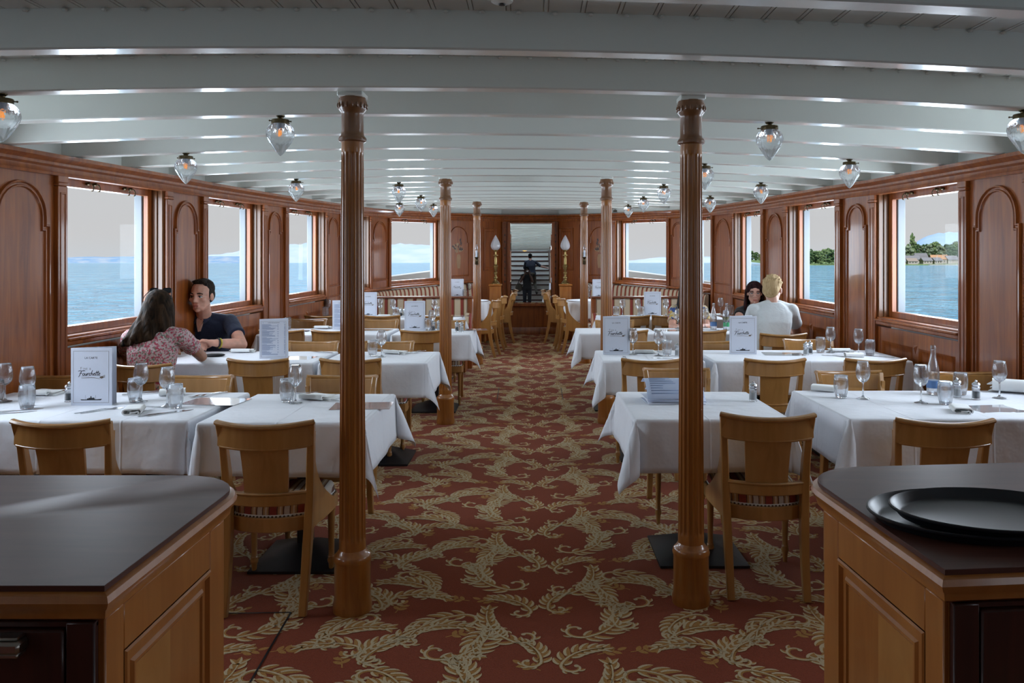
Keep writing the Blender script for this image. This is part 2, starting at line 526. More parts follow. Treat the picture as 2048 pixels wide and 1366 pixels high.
def pilaster(mb,u0,u1,z0=0.0):
    mb.cbox(u0,u1,-.01,.028,z0+.0,Z_HEAD-.07,.004)
    mb.cbox(u0-.006,u1+.006,-.01,.036,Z_HEAD-.07,Z_HEAD-.05,.004)
    mb.cbox(u0-.003,u1+.003,-.01,.032,Z_HEAD-.05,Z_HEAD+.005,.004)
    moulding(mb,rect(u0+.018,u1-.018,z0+.2,Z_HEAD-.11),[(0,.028),(.003,.033),(.009,.033),(.014,.024),(.02,.024)])
    mb.cbox(u0-.006,u1+.006,-.01,.038,z0,z0+.14,.005)
win_n=[0]
def make_wall(B,side,name):
    mb=MB()
    for (A,_),(Bp,typ) in zip(B,B[1:]):
        f,L,A3,D,N=bay_map(A,Bp,side)
        mb.xf=f
        if typ in('plain','panel','panel2','marq'):
            mb.box(0,L,-.12,0,-.05,Z_HEAD+.02)
        if typ in('panel','panel2'):
            pw=.095 if typ=='panel' else .075
            pilaster(mb,.004,pw); pilaster(mb,L-pw,L-.004)
            if typ=='panel':
                o=arch_outline(pw+.05,L-pw-.05,.16,Z_HEAD-.06)
                moulding(mb,o,[(0,0),(.003,.018),(.012,.020),(.017,.006),(.026,.006),(.031,.014),(.037,.014),(.043,.002)])
                # dentil bead down the two long edges
                for k in range(62):
                    z=.22+k*.0225
                    for uu in (pw+.04,L-pw-.04):
                        mb.box(uu-.004,uu+.004,0,.005,z,z+.012)
            else:
                o=arch_outline(pw+.03,L-pw-.03,1.1,Z_HEAD-.06)
                moulding(mb,o,[(0,0),(.003,.014),(.010,.016),(.015,.004),(.022,.004),(.027,.012),(.032,.012),(.037,.002)])
                moulding(mb,rect(pw+.03,L-pw-.03,.2,1.0),[(0,0),(.003,.012),(.012,.012),(.02,.002),(.03,.002)])
        elif typ=='marq':
            pilaster(mb,.004,.09)
            o=arch_outline(.13,.63,1.08,Z_HEAD-.10)
            moulding(mb,o,[(0,0),(.004,.016),(.016,.018),(.024,.004),(.04,.004)])
            moulding(mb,rect(.13,.63,.2,.98),[(0,0),(.003,.012),(.012,.012),(.02,.002),(.03,.002)])
            # narrow inlaid pilaster strip and plain panel near the mirror
            moulding(mb,rect(.74,.86,1.02,Z_HEAD-.06),[(0,0),(.004,.018),(.016,.018),(.022,.006),(.03,.006)])
            for k in range(11):
                z=1.12+k*.08
                mb.add([(.80,.0065,z-.02),(.812,.0065,z),(.80,.0065,z+.02),(.788,.0065,z)],[(0,1,2,3)],1)
            moulding(mb,rect(1.0,1.34,1.16,Z_HEAD-.12),[(0,0),(.004,.016),(.016,.018),(.026,.004),(.05,.004),(.056,.012),(.066,.012),(.074,.003),(.085,.003)])
        elif typ=='window':
            # wainscot with two recessed panels
            mb.box(0,L,-.12,-.012,-.05,Z_SILL0)
            for (a,b,c,d) in ((0,L,-.05,.16),(0,L,.84,Z_SILL0),(0,.07,.16,.84),(L-.07,L,.16,.84),(L/2-.04,L/2+.04,.16,.84)):
                mb.box(a,b,-.02,0,c,d)
            for u0,u1 in ((.07,L/2-.04),(L/2+.04,L-.07)):
                moulding(mb,rect(u0,u1,.16,.84),[(0,0),(.012,-.004),(.02,-.010),(.06,-.010)])
            mb.add([(L/2-.03,0,.86),(L/2+.03,0,.86),(L/2,0,.79),(L/2,.016,.84)],[(0,1,3),(1,2,3),(2,0,3)])
            # stepped sill
            mb.cbox(-.002,L+.002,-.10,.040,Z_SILL0+.045,Z_SILL1-.012,.006)
            mb.cbox(-.002,L+.002,-.10,.022,Z_SILL0+.015,Z_SILL0+.047,.006)
            mb.cbox(.004,L-.004,-.10,.010,Z_SILL1-.014,Z_SILL1+.002,.003)
            # head above the opening
            mb.box(0,L,-.12,0,Z_HEAD,Z_HEAD+.02)
            # jambs (the reveal between wall face and sash)
            for u0,u1 in ((0,.022),(L-.022,L)):
                mb.cbox(u0,u1,-.12,.004,Z_SILL1,Z_HEAD,.004,2)
            for u0,u1 in ((.022,.034),(L-.034,L-.022)):
                mb.cbox(u0,u1,-.12,-.035,Z_SILL1,Z_HEAD,.003,2)
    o=struct(mb.build(name,[M['mahog'],M['inlay_dark'],M['mahog_lit_tint']]))
    # windows: sash, pane, hooks, painted outer frame
    for (A,_),(Bp,typ) in zip(B,B[1:]):
        if typ!='window': continue
        win_n[0]+=1
        f,L,A3,D,N=bay_map(A,Bp,side)
        c=f(L/2,-.1,Z_G0)
        w=thing('window_%d'%win_n[0],None,None,c); struct(w)
        g=lambda u,n,z: tuple(Vector(f(u,n,z))-Vector(c))
        fb=MB(g); u0,u1=.034,L-.034; sw=.05
        fb.cbox(u0,u0+sw,-.115,-.075,Z_SILL1,Z_HEAD,.004)
        fb.cbox(u1-sw,u1,-.115,-.075,Z_SILL1,Z_HEAD,.004)
        fb.cbox(u0+sw-.004,u1-sw+.004,-.115,-.077,Z_SILL1,Z_G0,.004)
        fb.cbox(u0+sw-.004,u1-sw+.004,-.115,-.077,Z_G1,Z_HEAD,.004)
        fb.build('window_frame',M['mahog'],w)
        pb=MB(g); pb.box(u0+sw-.004,u1-sw+.004,-.099,-.095,Z_G0-.004,Z_G1+.004)
        pb.build('window_pane',M['pane'],w)
        ob=MB(g)
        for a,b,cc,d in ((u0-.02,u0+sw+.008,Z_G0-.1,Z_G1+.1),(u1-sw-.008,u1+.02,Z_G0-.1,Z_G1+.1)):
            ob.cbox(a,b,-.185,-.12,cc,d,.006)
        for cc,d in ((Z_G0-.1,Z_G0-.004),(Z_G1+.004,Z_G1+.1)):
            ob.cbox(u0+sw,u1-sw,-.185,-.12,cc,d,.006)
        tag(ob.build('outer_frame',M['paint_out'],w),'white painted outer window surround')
        for q in (.32,.68):
            hb=MB(g)
            for dq in (-.035,.035):
                uu=L*q+dq
                hb.cap((uu,-.075,Z_G1+.032),.010,(uu,-.058,Z_G1+.034),.011,8)
                hb.tube([(uu,-.055,Z_G1+.034),(uu+.012,-.045,Z_G1+.030),(uu+.022,-.04,Z_G1+.012),(uu+.018,-.04,Z_G1-.012),(uu+.002,-.042,Z_G1-.016)],.0042,6)
            tag(hb.build('window_catch',M['brass_dark'],w),'dark bronze curtain hook on the top rail')
        # added area light outside the pane, standing in for stronger daylight
        ld=bpy.data.lights.new('window_day_fill','AREA'); ld.shape='RECTANGLE'; ld.size=L-.13; ld.size_y=Z_G1-Z_G0+.06
        ld.color=DAY_FILL; ld.energy=DAY_FILL_W*(L-.1)*(.14 if A3.y<2.0 else 1)
        lo=bpy.data.objects.new('window_day_fill',ld); C.objects.link(lo)
        lo.location=f(L/2,-.30,(Z_G0+Z_G1)/2)
        lo.rotation_euler=Vector((N.x,N.y,0)).to_track_quat('-Z','Y').to_euler()
    return o
make_wall(LB,-1,'wall_left')
make_wall(RB,1,'wall_right')
# bow wall behind the mirror
f,L,_,_,_=bay_map(LB[-1][0],RB[-1][0],-1)
mb=MB(f)
mb.box(0,L,-.12,0,-.05,Z_HEAD+.02)
pilaster(mb,.0,.10); pilaster(mb,L-.10,L)
mb.cbox(0,L,-.01,.05,.62,.66,.008); mb.cbox(0,L,-.01,.03,.50,.62,.006)
mb.cbox(.1,L-.1,-.01,.02,.0,.50,.004)
for q in (.05,L-.05):
    for k in range(8):
        z=.95+k*.12
        mb.add([(q,.030,z-.025),(q+.014,.030,z),(q,.030,z+.025),(q-.014,.030,z)],[(0,1,2,3)],1)
struct(mb.build('wall_bow',[M['mahog'],M['inlay_dark']]))
# marquetry bouquets in the two arched bow panels
def marquetry(A,Bp,side):
    f,L,_,_,_=bay_map(A,Bp,side)
    mb=MB(f); rnd=random.Random(4)
    n0=.0048
    def blob(u,z,a,b,t,mi,k=9):
        mb.add([(u+a*math.cos(2*PI*i/k)*math.cos(t)-b*math.sin(2*PI*i/k)*math.sin(t),n0+.0004*mi,z+a*math.cos(2*PI*i/k)*math.sin(t)+b*math.sin(2*PI*i/k)*math.cos(t)) for i in range(k)],[tuple(range(k))],mi)
    cu=.38
    mb.add([(cu+dx,n0,z) for dx,z in ((-.03,1.22),(.03,1.22),(.045,1.3),(.05,1.40),(.03,1.46),(-.03,1.46),(-.05,1.40),(-.045,1.3))],[tuple(range(8))],0)
    for k in range(26):
        a=rnd.uniform(.15,PI-.15); r=rnd.uniform(.05,.2)
        blob(cu+.75*r*math.cos(a),1.5+r*math.sin(a)*1.1,rnd.uniform(.018,.036),rnd.uniform(.008,.016),a,k%2)
    for k in range(7):
        blob(cu+rnd.uniform(-.07,.07),1.53+rnd.uniform(-.03,.1),.028,.026,0,0)
    return mb.build('marquetry_inlay',[M['inlay'],M['inlay_dark']],recalc=False)
for A,Bp,sd,o in ((LB[-2][0],LB[-1][0],-1,bpy.data.objects['wall_left']),(RB[-2][0],RB[-1][0],1,bpy.data.objects['wall_right'])):
    m_=marquetry(A,Bp,sd); m_.parent=o
# cornice all the way round
ring=[p for p,_ in LB]+[p for p,_ in reversed(RB)]
def wall_sweep(name,prof,mats,zoff=True):
    n=len(ring); P=[Vector(p) for p in ring]; mb=MB(); vs=[]; k=len(prof)
    for i in range(n):
        d1=(P[i]-P[i-1]).normalized() if i>0 else (P[1]-P[0]).normalized()
        d2=(P[i+1]-P[i]).normalized() if i<n-1 else d1
        n1=Vector((d1.y,-d1.x)); n2=Vector((d2.y,-d2.x)); m=(n1+n2).normalized(); sc=1/max(m.dot(n1),.5)
        for (a,z) in prof:
            q=P[i]+m*a*sc
            vs.append((q.x,q.y,z+S(q.y)))
    fs=[(i*k+j,i*k+(j+1)%k,(i+1)*k+(j+1)%k,(i+1)*k+j) for i in range(n-1) for j in range(k)]
    fs+=[tuple(range(k)),tuple((n-1)*k+j for j in range(k))]
    mb.add(vs,fs); return mb.build(name,mats)
struct(wall_sweep('trim_1',[(-.03,2.03),(.034,2.03),(.040,2.045),(.032,2.056),(.032,2.078),(.052,2.09),(.052,2.106),(.066,2.118),(.084,2.13),(.084,2.153),(-.03,2.153)],M['mahog']))
struct(wall_sweep('trim_2',[(-.14,2.14),(-.028,2.14),(-.028,2.62),(-.14,2.62)],M['paint']))
struct(wall_sweep('baseboard_round',[(-.01,0),(.045,0),(.045,.11),(.036,.125),(-.01,.125)],M['mahog']))
# ------------------------------------------------------------------ deckhead
CAMB=.0105
def zb(x,y): return 2.245-CAMB*(x-XC)**2+S(y)+(.028*y*y if y<0 else 0)
TB=.075
ceil_prof=[]
x=-3.4
while x<3.4:
    ceil_prof+=[(x,0),(x+.108,0),(x+.108,.009),(x+.112,.009),(x+.112,0),(x+.124,0),(x+.124,.009),(x+.128,.009)]
    x+=.128
ys=[-2.6+.45*i for i in range(40)]
mb=MB(); k=len(ceil_prof); vs=[]
for y in ys:
    for (xx,dz) in ceil_prof: vs.append((xx,y,zb(xx,y)+.135+dz))
mb.add(vs,[(i*k+j,i*k+j+1,(i+1)*k+j+1,(i+1)*k+j) for i in range(len(ys)-1) for j in range(k-1)])
mb.box(-3.4,3.4,-2.6,14.95,3.2,3.25)
ceiling=struct(mb.build('ceiling',M['paint'],recalc=False))
BEAMS=[2.14+.627*i for i in range(-7,20)]
sec=[(0,.136),(0,.006),(.005,0),(.074,0),(.079,.006),(.072,.016),(.022,.022),(.022,.136)]
for bi,yk in enumerate(BEAMS):
    mb=MB(); vs=[]
    yl=yk; xl=wall_x(LB,min(max(yk-.2,-2.3),14.4))-.03; xr=wall_x(RB,min(max(yk+.2,-2.3),14.4))+.03
    if yk>14.0: xl,xr=-1.0,.9
    n=25
    for i in range(n):
        x=xl+(xr-xl)*i/(n-1); y0=yk+TB*(x-XC)
        for (dy,dz) in sec: vs.append((x,y0+dy,zb(x,y0)+dz))
    k=len(sec)
    mb.add(vs,[(i*k+j,i*k+(j+1)%k,(i+1)*k+(j+1)%k,(i+1)*k+j) for i in range(n-1) for j in range(k)])
    if 6<=bi<=13:
        x=xl+.1
        while x<xr-.05:
            y0=yk+TB*(x-XC)
            mb.ell((x,y0-.006,zb(x,y0)+.128),(.011,.011,.006),None,6,4)
            x+=.125
    mb.build('ceiling_beam',M['paint'],ceiling)
# round smoke detector on the boards
sx_,sy_=XC+.0-.06,2.14+.40
o=thing('smoke_detector','round white smoke detector on the ceiling boards at the top edge','detector',(sx_,sy_,zb(sx_,sy_)+.135))
mb=MB(); mb.lathe([(.055,0),(.055,-.02),(.048,-.026),(.036,-.028),(.034,-.04),(.02,-.046),(0.0001,-.046)],24)
mb.build('housing',M['paint'],o)
mb=MB(); mb.lathe([(.012,-.045),(.010,-.05),(.0001,-.051)],12); mb.build('sensor',M['black'],o)
# ------------------------------------------------------------------ rear of the saloon (seen in the mirror)
mb=MB()
mb.box(-3.2,-1.15,-2.52,-2.4,0,2.5); mb.box(1.05,3.1,-2.52,-2.4,0,2.5); mb.box(-1.15,1.05,-2.52,-2.4,2.33,3.0)
struct(mb.build('wall_rear',M['mahog']))
mb=MB()
mb.box(-1.9,-1.8,-6.4,-2.5,0,5.2); mb.box(1.7,1.8,-6.4,-2.5,0,5.2); mb.box(-1.9,1.8,-6.5,-6.4,0,5.2); mb.box(-1.9,1.8,-6.5,-4.4,5.2,5.3)  # last box: unseen roof slab added to keep the sun out of the saloon
struct(mb.build('wall_stairwell',M['paint']))
st=thing('staircase','white staircase with dark treads reflected in the far mirror','staircase',(0,-2.7,0))
mb=MB(); tb=MB()
for i in range(13):
    mb.box(-1.15,1.05,-i*.27-.27,-i*.27,0 if i==0 else i*.2-.02,i*.2+.17)
    tb.cbox(-1.15,1.05,-i*.27-.28,-i*.27+.035,i*.2+.150,i*.2+.2,.006)
mb.build('risers',M['paint'],st); tb.build('treads',M['mahog_dark'],st)
mb=MB()
mb.tube([(.86,.1,.95),(.86,-3.5,3.6)],.03,10)
mb.build('handrail',M['mahog_dark'],st)
mb=MB(); mb.lathe([(.045,0),(.045,.1),(.03,.15),(.03,.85),(.05,.9),(.055,1.0),(.03,1.08),(.0001,1.1)],14,(.86,.12,0)); mb.build('newel_post',M['brass'],st)
for i in range(6):
    mb=MB(); mb.tube([(.86,-.3-i*.54,.3+i*.4),(.86,-.3-i*.54,1.2+i*.4)],.012,8); mb.build('baluster',M['brass'],st)
# ------------------------------------------------------------------ carpet with acanthus scrolls
def make_floor():
    mb=MB()
    nx,ny=15,46
    vs=[];fs=[]
    for j in range(ny):
        y=-2.7+j*.385
        for i in range(nx):
            x=-3.3+i*6.6/(nx-1); vs.append((x,y,S(y)))
    fs=[(j*nx+i,j*nx+i+1,(j+1)*nx+i+1,(j+1)*nx+i) for j in range(ny-1) for i in range(nx-1)]
    mb.add(vs,fs,0)
    # underside so that the deck has thickness
    mb.box(-3.3,3.3,-2.7,14.7,-.3,-.02,0)
    # --- one repeat of the pattern, 2D polygons (material, points)
    polys=[]
    def blade(p,ang,l,w,curl,sg,cream=True):
        """pointed acanthus leaflet with a pale upper half"""
        n=6; L=[];Rr=[];Cc=[]
        for i in range(n+1):
            t=i/n; a=ang+curl*t
            cx=p[0]; cyy=p[1]
            # integrate the curved mid-rib
            for q in range(i):
                aa=ang+curl*(q+.5)/n; cx+=math.cos(aa)*l/n; cyy+=math.sin(aa)*l/n
            ww=w*(math.sin(PI*min(1,t*.9+.1)))**.75*(1 if i<n else .15)
            L.append((cx-math.sin(a)*ww,cyy+math.cos(a)*ww)); Rr.append((cx+math.sin(a)*ww,cyy-math.cos(a)*ww)); Cc.append((cx,cyy))
        polys.append((1,L+Rr[::-1]))
        if cream:
            E=L if sg>0 else Rr
            polys.append((2,[(e[0]*.94+c[0]*.06,e[1]*.94+c[1]*.06) for e,c in zip(E[1:],Cc[1:])]+[(e[0]*.12+c[0]*.88,e[1]*.12+c[1]*.88) for e,c in zip(E[1:],Cc[1:])][::-1]))
    def stroke(P,w0,w1,mi,off=0):
        n=len(P); L=[];Rr=[]
        for i in range(n):
            a=P[min(i+1,n-1)]; b=P[max(i-1,0)]
            dx,dy=a[0]-b[0],a[1]-b[1]; d=math.hypot(dx,dy) or 1
            w=w0+(w1-w0)*i/(n-1); nx_,ny_=-dy/d,dx/d
            L.append((P[i][0]+nx_*(w+off),P[i][1]+ny_*(w+off))); Rr.append((P[i][0]-nx_*(w-off),P[i][1]-ny_*(w-off)))
        for i in range(n-1): polys.append((mi,[L[i],L[i+1],Rr[i+1],Rr[i]]))
    def plume(x,y,ang,sg,r,length,bend,nl,lmax):
        """starts in a volute, sweeps out as a plume of leaflets"""
        T=4.6; V_=[]; n=22; px,py=x,y; a=ang; 
        for i in range(n+1):
            V_.append((px,py)); rr=r*(1-.80*i/n); st=rr*T/n; a-=sg*T/n; px-=math.cos(a)*st; py-=math.sin(a)*st
        stroke(V_,.011,.006,1); stroke(V_,.0055,.004,2,.003*sg)
        e=V_[-1]; polys.append((2,[(e[0]+.010*math.cos(k),e[1]+.010*math.sin(k)) for k in [2*PI*q/8 for q in range(8)]]))
        P=[(x,y)]; A=[ang]; a=ang; m=20
        for i in range(m):
            a+=sg*bend/m; P.append((P[-1][0]+math.cos(a)*length/m,P[-1][1]+math.sin(a)*length/m)); A.append(a)
        for i in range(nl):
            t=(i+.3)/nl; q=int(t*m); env=(.55+.6*math.sin(PI*min(1,t*.85+.15)))
            blade(P[q],A[q]-sg*R(66-20*t),lmax*1.12*env,.0145,sg*R(48),-sg)
            if i%2==0 or t>.3: blade(P[q],A[q]+sg*R(58-14*t),lmax*.92*env,.0135,-sg*R(42),sg)
        stroke(P,.011,.004,1); stroke(P,.005,.0025,2,-.003*sg)
        for d in (-30,0,28): blade(P[-1],A[-1]+R(d),lmax*.75,.012,R(d*.8),1 if d>0 else -1)
        # small leaves springing off the volute
        for k in (4,8,12):
            vx,vy=V_[k]; an=math.atan2(V_[k+1][1]-vy,V_[k+1][0]-vx)
            blade((vx,vy),an+sg*R(55),lmax*.5,.010,-sg*R(50),sg)
    def sprig(x,y,ang):
        stroke([(x,y),(x+.05*math.cos(ang),y+.05*math.sin(ang)),(x+.09*math.cos(ang+.2),y+.09*math.sin(ang+.2))],.003,.002,1)
        for d,s_ in ((.03,1),(.035,-1),(.06,1),(.065,-1),(.09,.1)):
            blade((x+d*math.cos(ang),y+d*math.sin(ang)),ang+s_*.9,.042,.011,.1,1,False)
    plume(.16,.14,R(20),1,.062,.34,R(75),9,.085)
    plume(.40,.42,R(165),-1,.060,.34,R(80),9,.085)
    plume(.50,.12,R(60),-1,.052,.28,R(70),8,.078)
    plume(.12,.56,R(35),1,.058,.32,R(60),8,.082)
    plume(.58,.60,R(120),1,.052,.28,R(75),8,.075)
    plume(.34,.80,R(-10),-1,.054,.30,R(65),8,.078)
    plume(.64,.34,R(200),1,.045,.22,R(60),7,.066)
    plume(.06,.84,R(75),-1,.045,.22,R(70),7,.066)
    plume(.69,.42,R(100),1,.042,.20,R(55),6,.064)
    plume(.685,.90,R(80),-1,.042,.20,R(50),6,.064)
    plume(.02,.40,R(95),-1,.042,.18,R(55),6,.062)
    plume(.30,.24,R(110),-1,.046,.20,R(70),7,.068)
    plume(.66,.06,R(150),1,.046,.22,R(60),7,.070)
    plume(.22,.66,R(-40),-1,.046,.22,R(70),7,.068)
    for a in ((.27,.30,1.2),(.66,.20,2.2),(.02,.34,.6),(.40,.60,2.6),(.20,.92,.4),(.64,.82,1.8),(.33,.02,.3)): sprig(*a)
    TX,TY=.70,.92
    V=[];F=[];MI=[]
    for mi,P in polys:
        b=len(V); V+=[(p[0],p[1],.0009*mi) for p in P]; F.append(tuple(range(b,b+len(P)))); MI.append(mi)
    for ti in range(-5,5):
        for tj in range(1,17):
            ox=ti*TX+.05; oy=tj*TY+(TY/2 if ti%2 else 0)-.6
            if abs(ox+.35)>wall_x(RB,min(oy,13))+.3: continue
            fl=-1 if ti%2 else 1
            vs=[]
            for (x,y,z) in V:
                X=ox+(x if fl>0 else TX-x); Y=oy+y
                vs.append((X,Y,S(Y)+z))
            b=len(mb.v); mb.v+=vs; mb.f+=[tuple(b+i for i in (f if fl>0 else f[::-1])) for f in F]; mb.m+=MI
    # hatch joints let into the carpet
    def joint(x0,y0,x1,y1,w=.004):
        n=6; d=Vector((x1-x0,y1-y0)).normalized(); nn=Vector((-d.y,d.x))*w
        for i in range(n):
            a=i/n;b=(i+1)/n
            q=[]
            for t,sg in ((a,1),(b,1),(b,-1),(a,-1)):
                X=x0+(x1-x0)*t+nn.x*sg; Y=y0+(y1-y0)*t+nn.y*sg; q.append((X,Y,S(Y)+.0032))
            mb.add(q,[(3,2,1,0)],3)
    p=at(582,1226,0); q=at(500,1366,0); joint(p[0],p[1],q[0],q[1]); r=at(440,1228,0); joint(p[0],p[1],r[0],r[1])
    for a,b in (((998,776),(994,800)),((1122,776),(1126,800))):
        p=at(*a,0); q=at(*b,0); joint(p[0],p[1],q[0],q[1])
    return struct(mb.build('floor',[M['carpet_red'],M['carpet_gold'],M['carpet_cream'],M['black']],recalc=False))
make_floor()
# ------------------------------------------------------------------ the lake and its shores
WZ=-2.0
def water_mat():
    m,nt,b=_new('lake_water')
    tc=nt.nodes.new('ShaderNodeTexCoord')
    mp=nt.nodes.new('ShaderNodeMapping'); mp.inputs['Scale'].default_value=(1.0,1.0,1)
    nt.links.new(tc.outputs['Object'],mp.inputs[0])
    n1=noise(nt,mp.outputs[0],.42,4,.8,.55)
    n2=noise(nt,mp.outputs[0],.07,3,.6,.5)
    h=math_(nt,'ADD',math_(nt,'MULTIPLY',n1,1.0),math_(nt,'MULTIPLY',n2,1.5))
    bp=bump(nt,b,h,1.0,8.0)
    # base colour drifts from deeper to paler blue in broad patches
    nt.links.new(ramp(nt,n2,[(.35,(.10,.33,.48)),(.65,(.20,.45,.58))]),b.inputs['Base Color'])
    b.inputs['Roughness'].default_value=.08; b.inputs['IOR'].default_value=1.36
    b.inputs['Specular IOR Level'].default_value=.5
    return m
mb=MB(); mb.add([(-30000,-30000,WZ),(30000,-30000,WZ),(30000,30000,WZ),(-30000,30000,WZ)],[(0,1,2,3)])
lake=mb.build('lake',water_mat(),recalc=False); tag(lake,'rippled blue lake water outside the saloon windows','water',kind='stuff')
def hill(name,label,px0,px1,dist,hs,m,depth,seed=1,curve=0):
    """ridge standing on the lake shore between two bearings; hs = heights along it in metres"""
    rnd=random.Random(seed); n=60; mb=MB()
    def hh(t):
        q=t*(len(hs)-1); i=min(int(q),len(hs)-2); u=q-i; u=u*u*(3-2*u)
        return hs[i]*(1-u)+hs[i+1]*u
    rows=[]
    hv=[hh(i/(n-1))*(1+.06*rnd.uniform(-1,1)) for i in range(n)]
    for dz,dd in ((0,0),(.35,.25),(.75,.6),(1,1),(.6,1.6),(0,2.2)):
        row=[]
        for i in range(n):
            px=px0+(px1-px0)*i/(n-1); Y=dist+dd*depth
            row.append(((px-1065)/1600*Y, Y, WZ-1+dz*(hv[i]+1)))
        rows.append(row)
    vs=[p for r in rows for p in r]
    mb.add(vs,[(a*n+i,a*n+i+1,(a+1)*n+i+1,(a+1)*n+i) for a in range(len(rows)-1) for i in range(n-1)])
    return tag(mb.build(name,m),label,'hill')
def patchy(name,c1,c2,sc):
    m,nt,b=_new(name); v=coords(nt,(1,1,3))
    nt.links.new(ramp(nt,noise(nt,v,sc,4),[(.4,c1),(.62,c2)]),b.inputs['Base Color']); b.inputs['Roughness'].default_value=1; b.inputs['Specular IOR Level'].default_value=0
    return m
far_haze1=patchy('far_shore',(.15,.23,.32),(.26,.29,.32),.012)  # aerial haze is mixed into the base colours of these three
far_haze2=patchy('far_mountain_hazed',(.22,.30,.39),(.27,.34,.42),.0012)
far_haze3=patchy('distant_shore_hazed',(.30,.36,.42),(.36,.39,.42),.004)
hill('far_shore','low wooded far shore seen through the nearest left window',-900,560,5200,[46,44,50,42,45,48,44,40,43,46,42],far_haze1,300,2)
hill('distant_hill','pale hill on the horizon through the third left window',380,1000,9000,[60,110,170,215,240,250,236,226,214,170,90],far_haze3,700,3)
hill('distant_mountain','pale blue mountain ridge behind the village right',1795,2400,9000,[40,330,405,430,450,480,520,560,600,640,690,690,700],far_haze2,1500,4)
hill('distant_headland','faint low headland on the horizon, right bow window',1180,1760,9500,[10,26,70,80,60,60,90,160,130],far_haze3,500,5)
# wooded shore and village, about a kilometre off
def foliage(name,c1,c2):
    m,nt,b=_new(name); v=coords(nt,(1,1,1))
    nt.links.new(ramp(nt,noise(nt,v,.35,3),[(.35,c1),(.65,c2)]),b.inputs['Base Color']); b.inputs['Roughness'].default_value=1; b.inputs['Specular IOR Level'].default_value=0
    return m
FOL=[foliage('tree_foliage_dark',(.035,.07,.035),(.085,.13,.05)),foliage('tree_foliage_mid',(.075,.12,.05),(.15,.19,.08)),foliage('tree_foliage_pale',(.11,.15,.09),(.20,.22,.14))]
M['bark']=mat('tree_bark',(.03,.022,.016),.9)
D0=1000.0
mb=MB(); n=40
vs=[]
for (yy,zz) in ((D0-4,WZ-.5),(D0+2,WZ+1.2),(D0+60,WZ+3),(D0+260,WZ+8)):
    for i in range(n):
        px=1545+i*(2500-1545)/(n-1); vs.append(((px-1065)/1600*D0+ (0),yy+(6*math.sin(i*1.7)),zz))
mb.add(vs,[(a*n+i,a*n+i+1,(a+1)*n+i+1,(a+1)*n+i) for a in range(3) for i in range(n-1)])
tag(mb.build('wooded_shore',FOL[1],recalc=False),'green lake shore with trees and village seen through right windows','shore')
TREE_N=[0]
def tree(px,top,wid,d,kind,form,label,group):
    """px: bearing; top, wid: size in metres"""
    rnd=random.Random(TREE_N[0]*7+1); TREE_N[0]+=1
    X=(px-1065)/1600*d
    z0=WZ+.5+max(0,(d-D0))*.03
    t=thing('lakeside_tree',label,'tree',(X,d,z0),0,group)
    mb=MB(); mb.tube([(0,0,-.5),(0,0,top*.5)],.35,6); mb.build('trunk',M['bark'],t)
    mb=MB()
    if form=='poplar':
        for i in range(60):
            h=top*(.10+.86*i/59); w=wid*.5*math.sin(PI*(.1+.86*i/59))**.7
            mb.ell((rnd.uniform(-1,1)*w*.7,rnd.uniform(-1,1)*w*.7,h),(w*.42,w*.42,top*.05),None,6,4)
    else:
        for i in range(75):
            a=rnd.uniform(0,2*PI); h=rnd.uniform(.14,.94); rr=wid*.5*math.sin(PI*(.12+.8*h))**.6*rnd.uniform(.2,.85)
            s=wid*rnd.uniform(.07,.14)
            mb.ell((math.cos(a)*rr,math.sin(a)*rr,top*h),(s,s,s*.8),None,7,5)
    for i,v in enumerate(mb.v):
        j=.10*wid*.22
        mb.v[i]=(v[0]+rnd.uniform(-j,j),v[1]+rnd.uniform(-j,j),v[2]+rnd.uniform(-j,j))
    mb.build('crown',FOL[kind],t)
rt=random.Random(11)
# the copse in the second right window
for px,top,w,k,form in ((1612,13,9,0,'r'),(1622,20,8,0,'poplar'),(1630,17,13,0,'r'),(1641,18,14,1,'r'),(1652,21,15,1,'r'),(1664,20,15,0,'r'),(1676,19,14,1,'r'),(1689,18,14,0,'r')):
    tree(px,top,w,D0+rt.uniform(4,20),k,form,'tree in the dark green copse on the shore, second right window','copse on the right shore')
for px,top,w,k in ((1494,9,10,0),(1503,15,9,0),(1512,13,10,0),(1520,10,9,1)):
    tree(px,top,w,1180,k,'r','tree of the small islet copse seen past the long-haired woman','islet trees')
# the wooded slope behind the village
for i in range(30):
    px=1780+i*6.1+rt.uniform(-2,2); q=(px-1780)/150
    tree(px,20+9*q+rt.uniform(-3,4),rt.uniform(13,18),D0+rt.uniform(70,150),rt.choice((1,2,2,0)),'r','tree on the wooded slope behind the lakeside village','trees behind the village')
tree(1824,41,11,D0+90,1,'poplar','tall narrow poplar rising above the village roofs','trees behind the village')
for px,top,w,k in ((1792,19,15,2),(1803,17,14,1),(1905,24,16,0),(1925,27,17,0),(1948,26,17,1)):
    tree(px,top,w,D0+46,k,'r','tree standing among the village houses on the right shore','trees among the houses')
tag(bpy.data.objects['wooded_shore'],kind='structure')
M['wallp']=mat('village_wall',(.40,.36,.31),.9); M['roof']=mat('village_roof',(.22,.17,.13),.9); M['roof2']=mat('village_roof_orange',(.38,.2,.1),.9); M['roof3']=mat('village_roof_grey',(.16,.15,.15),.9); M['dkwin']=mat('village_window',(.02,.022,.026),.4)
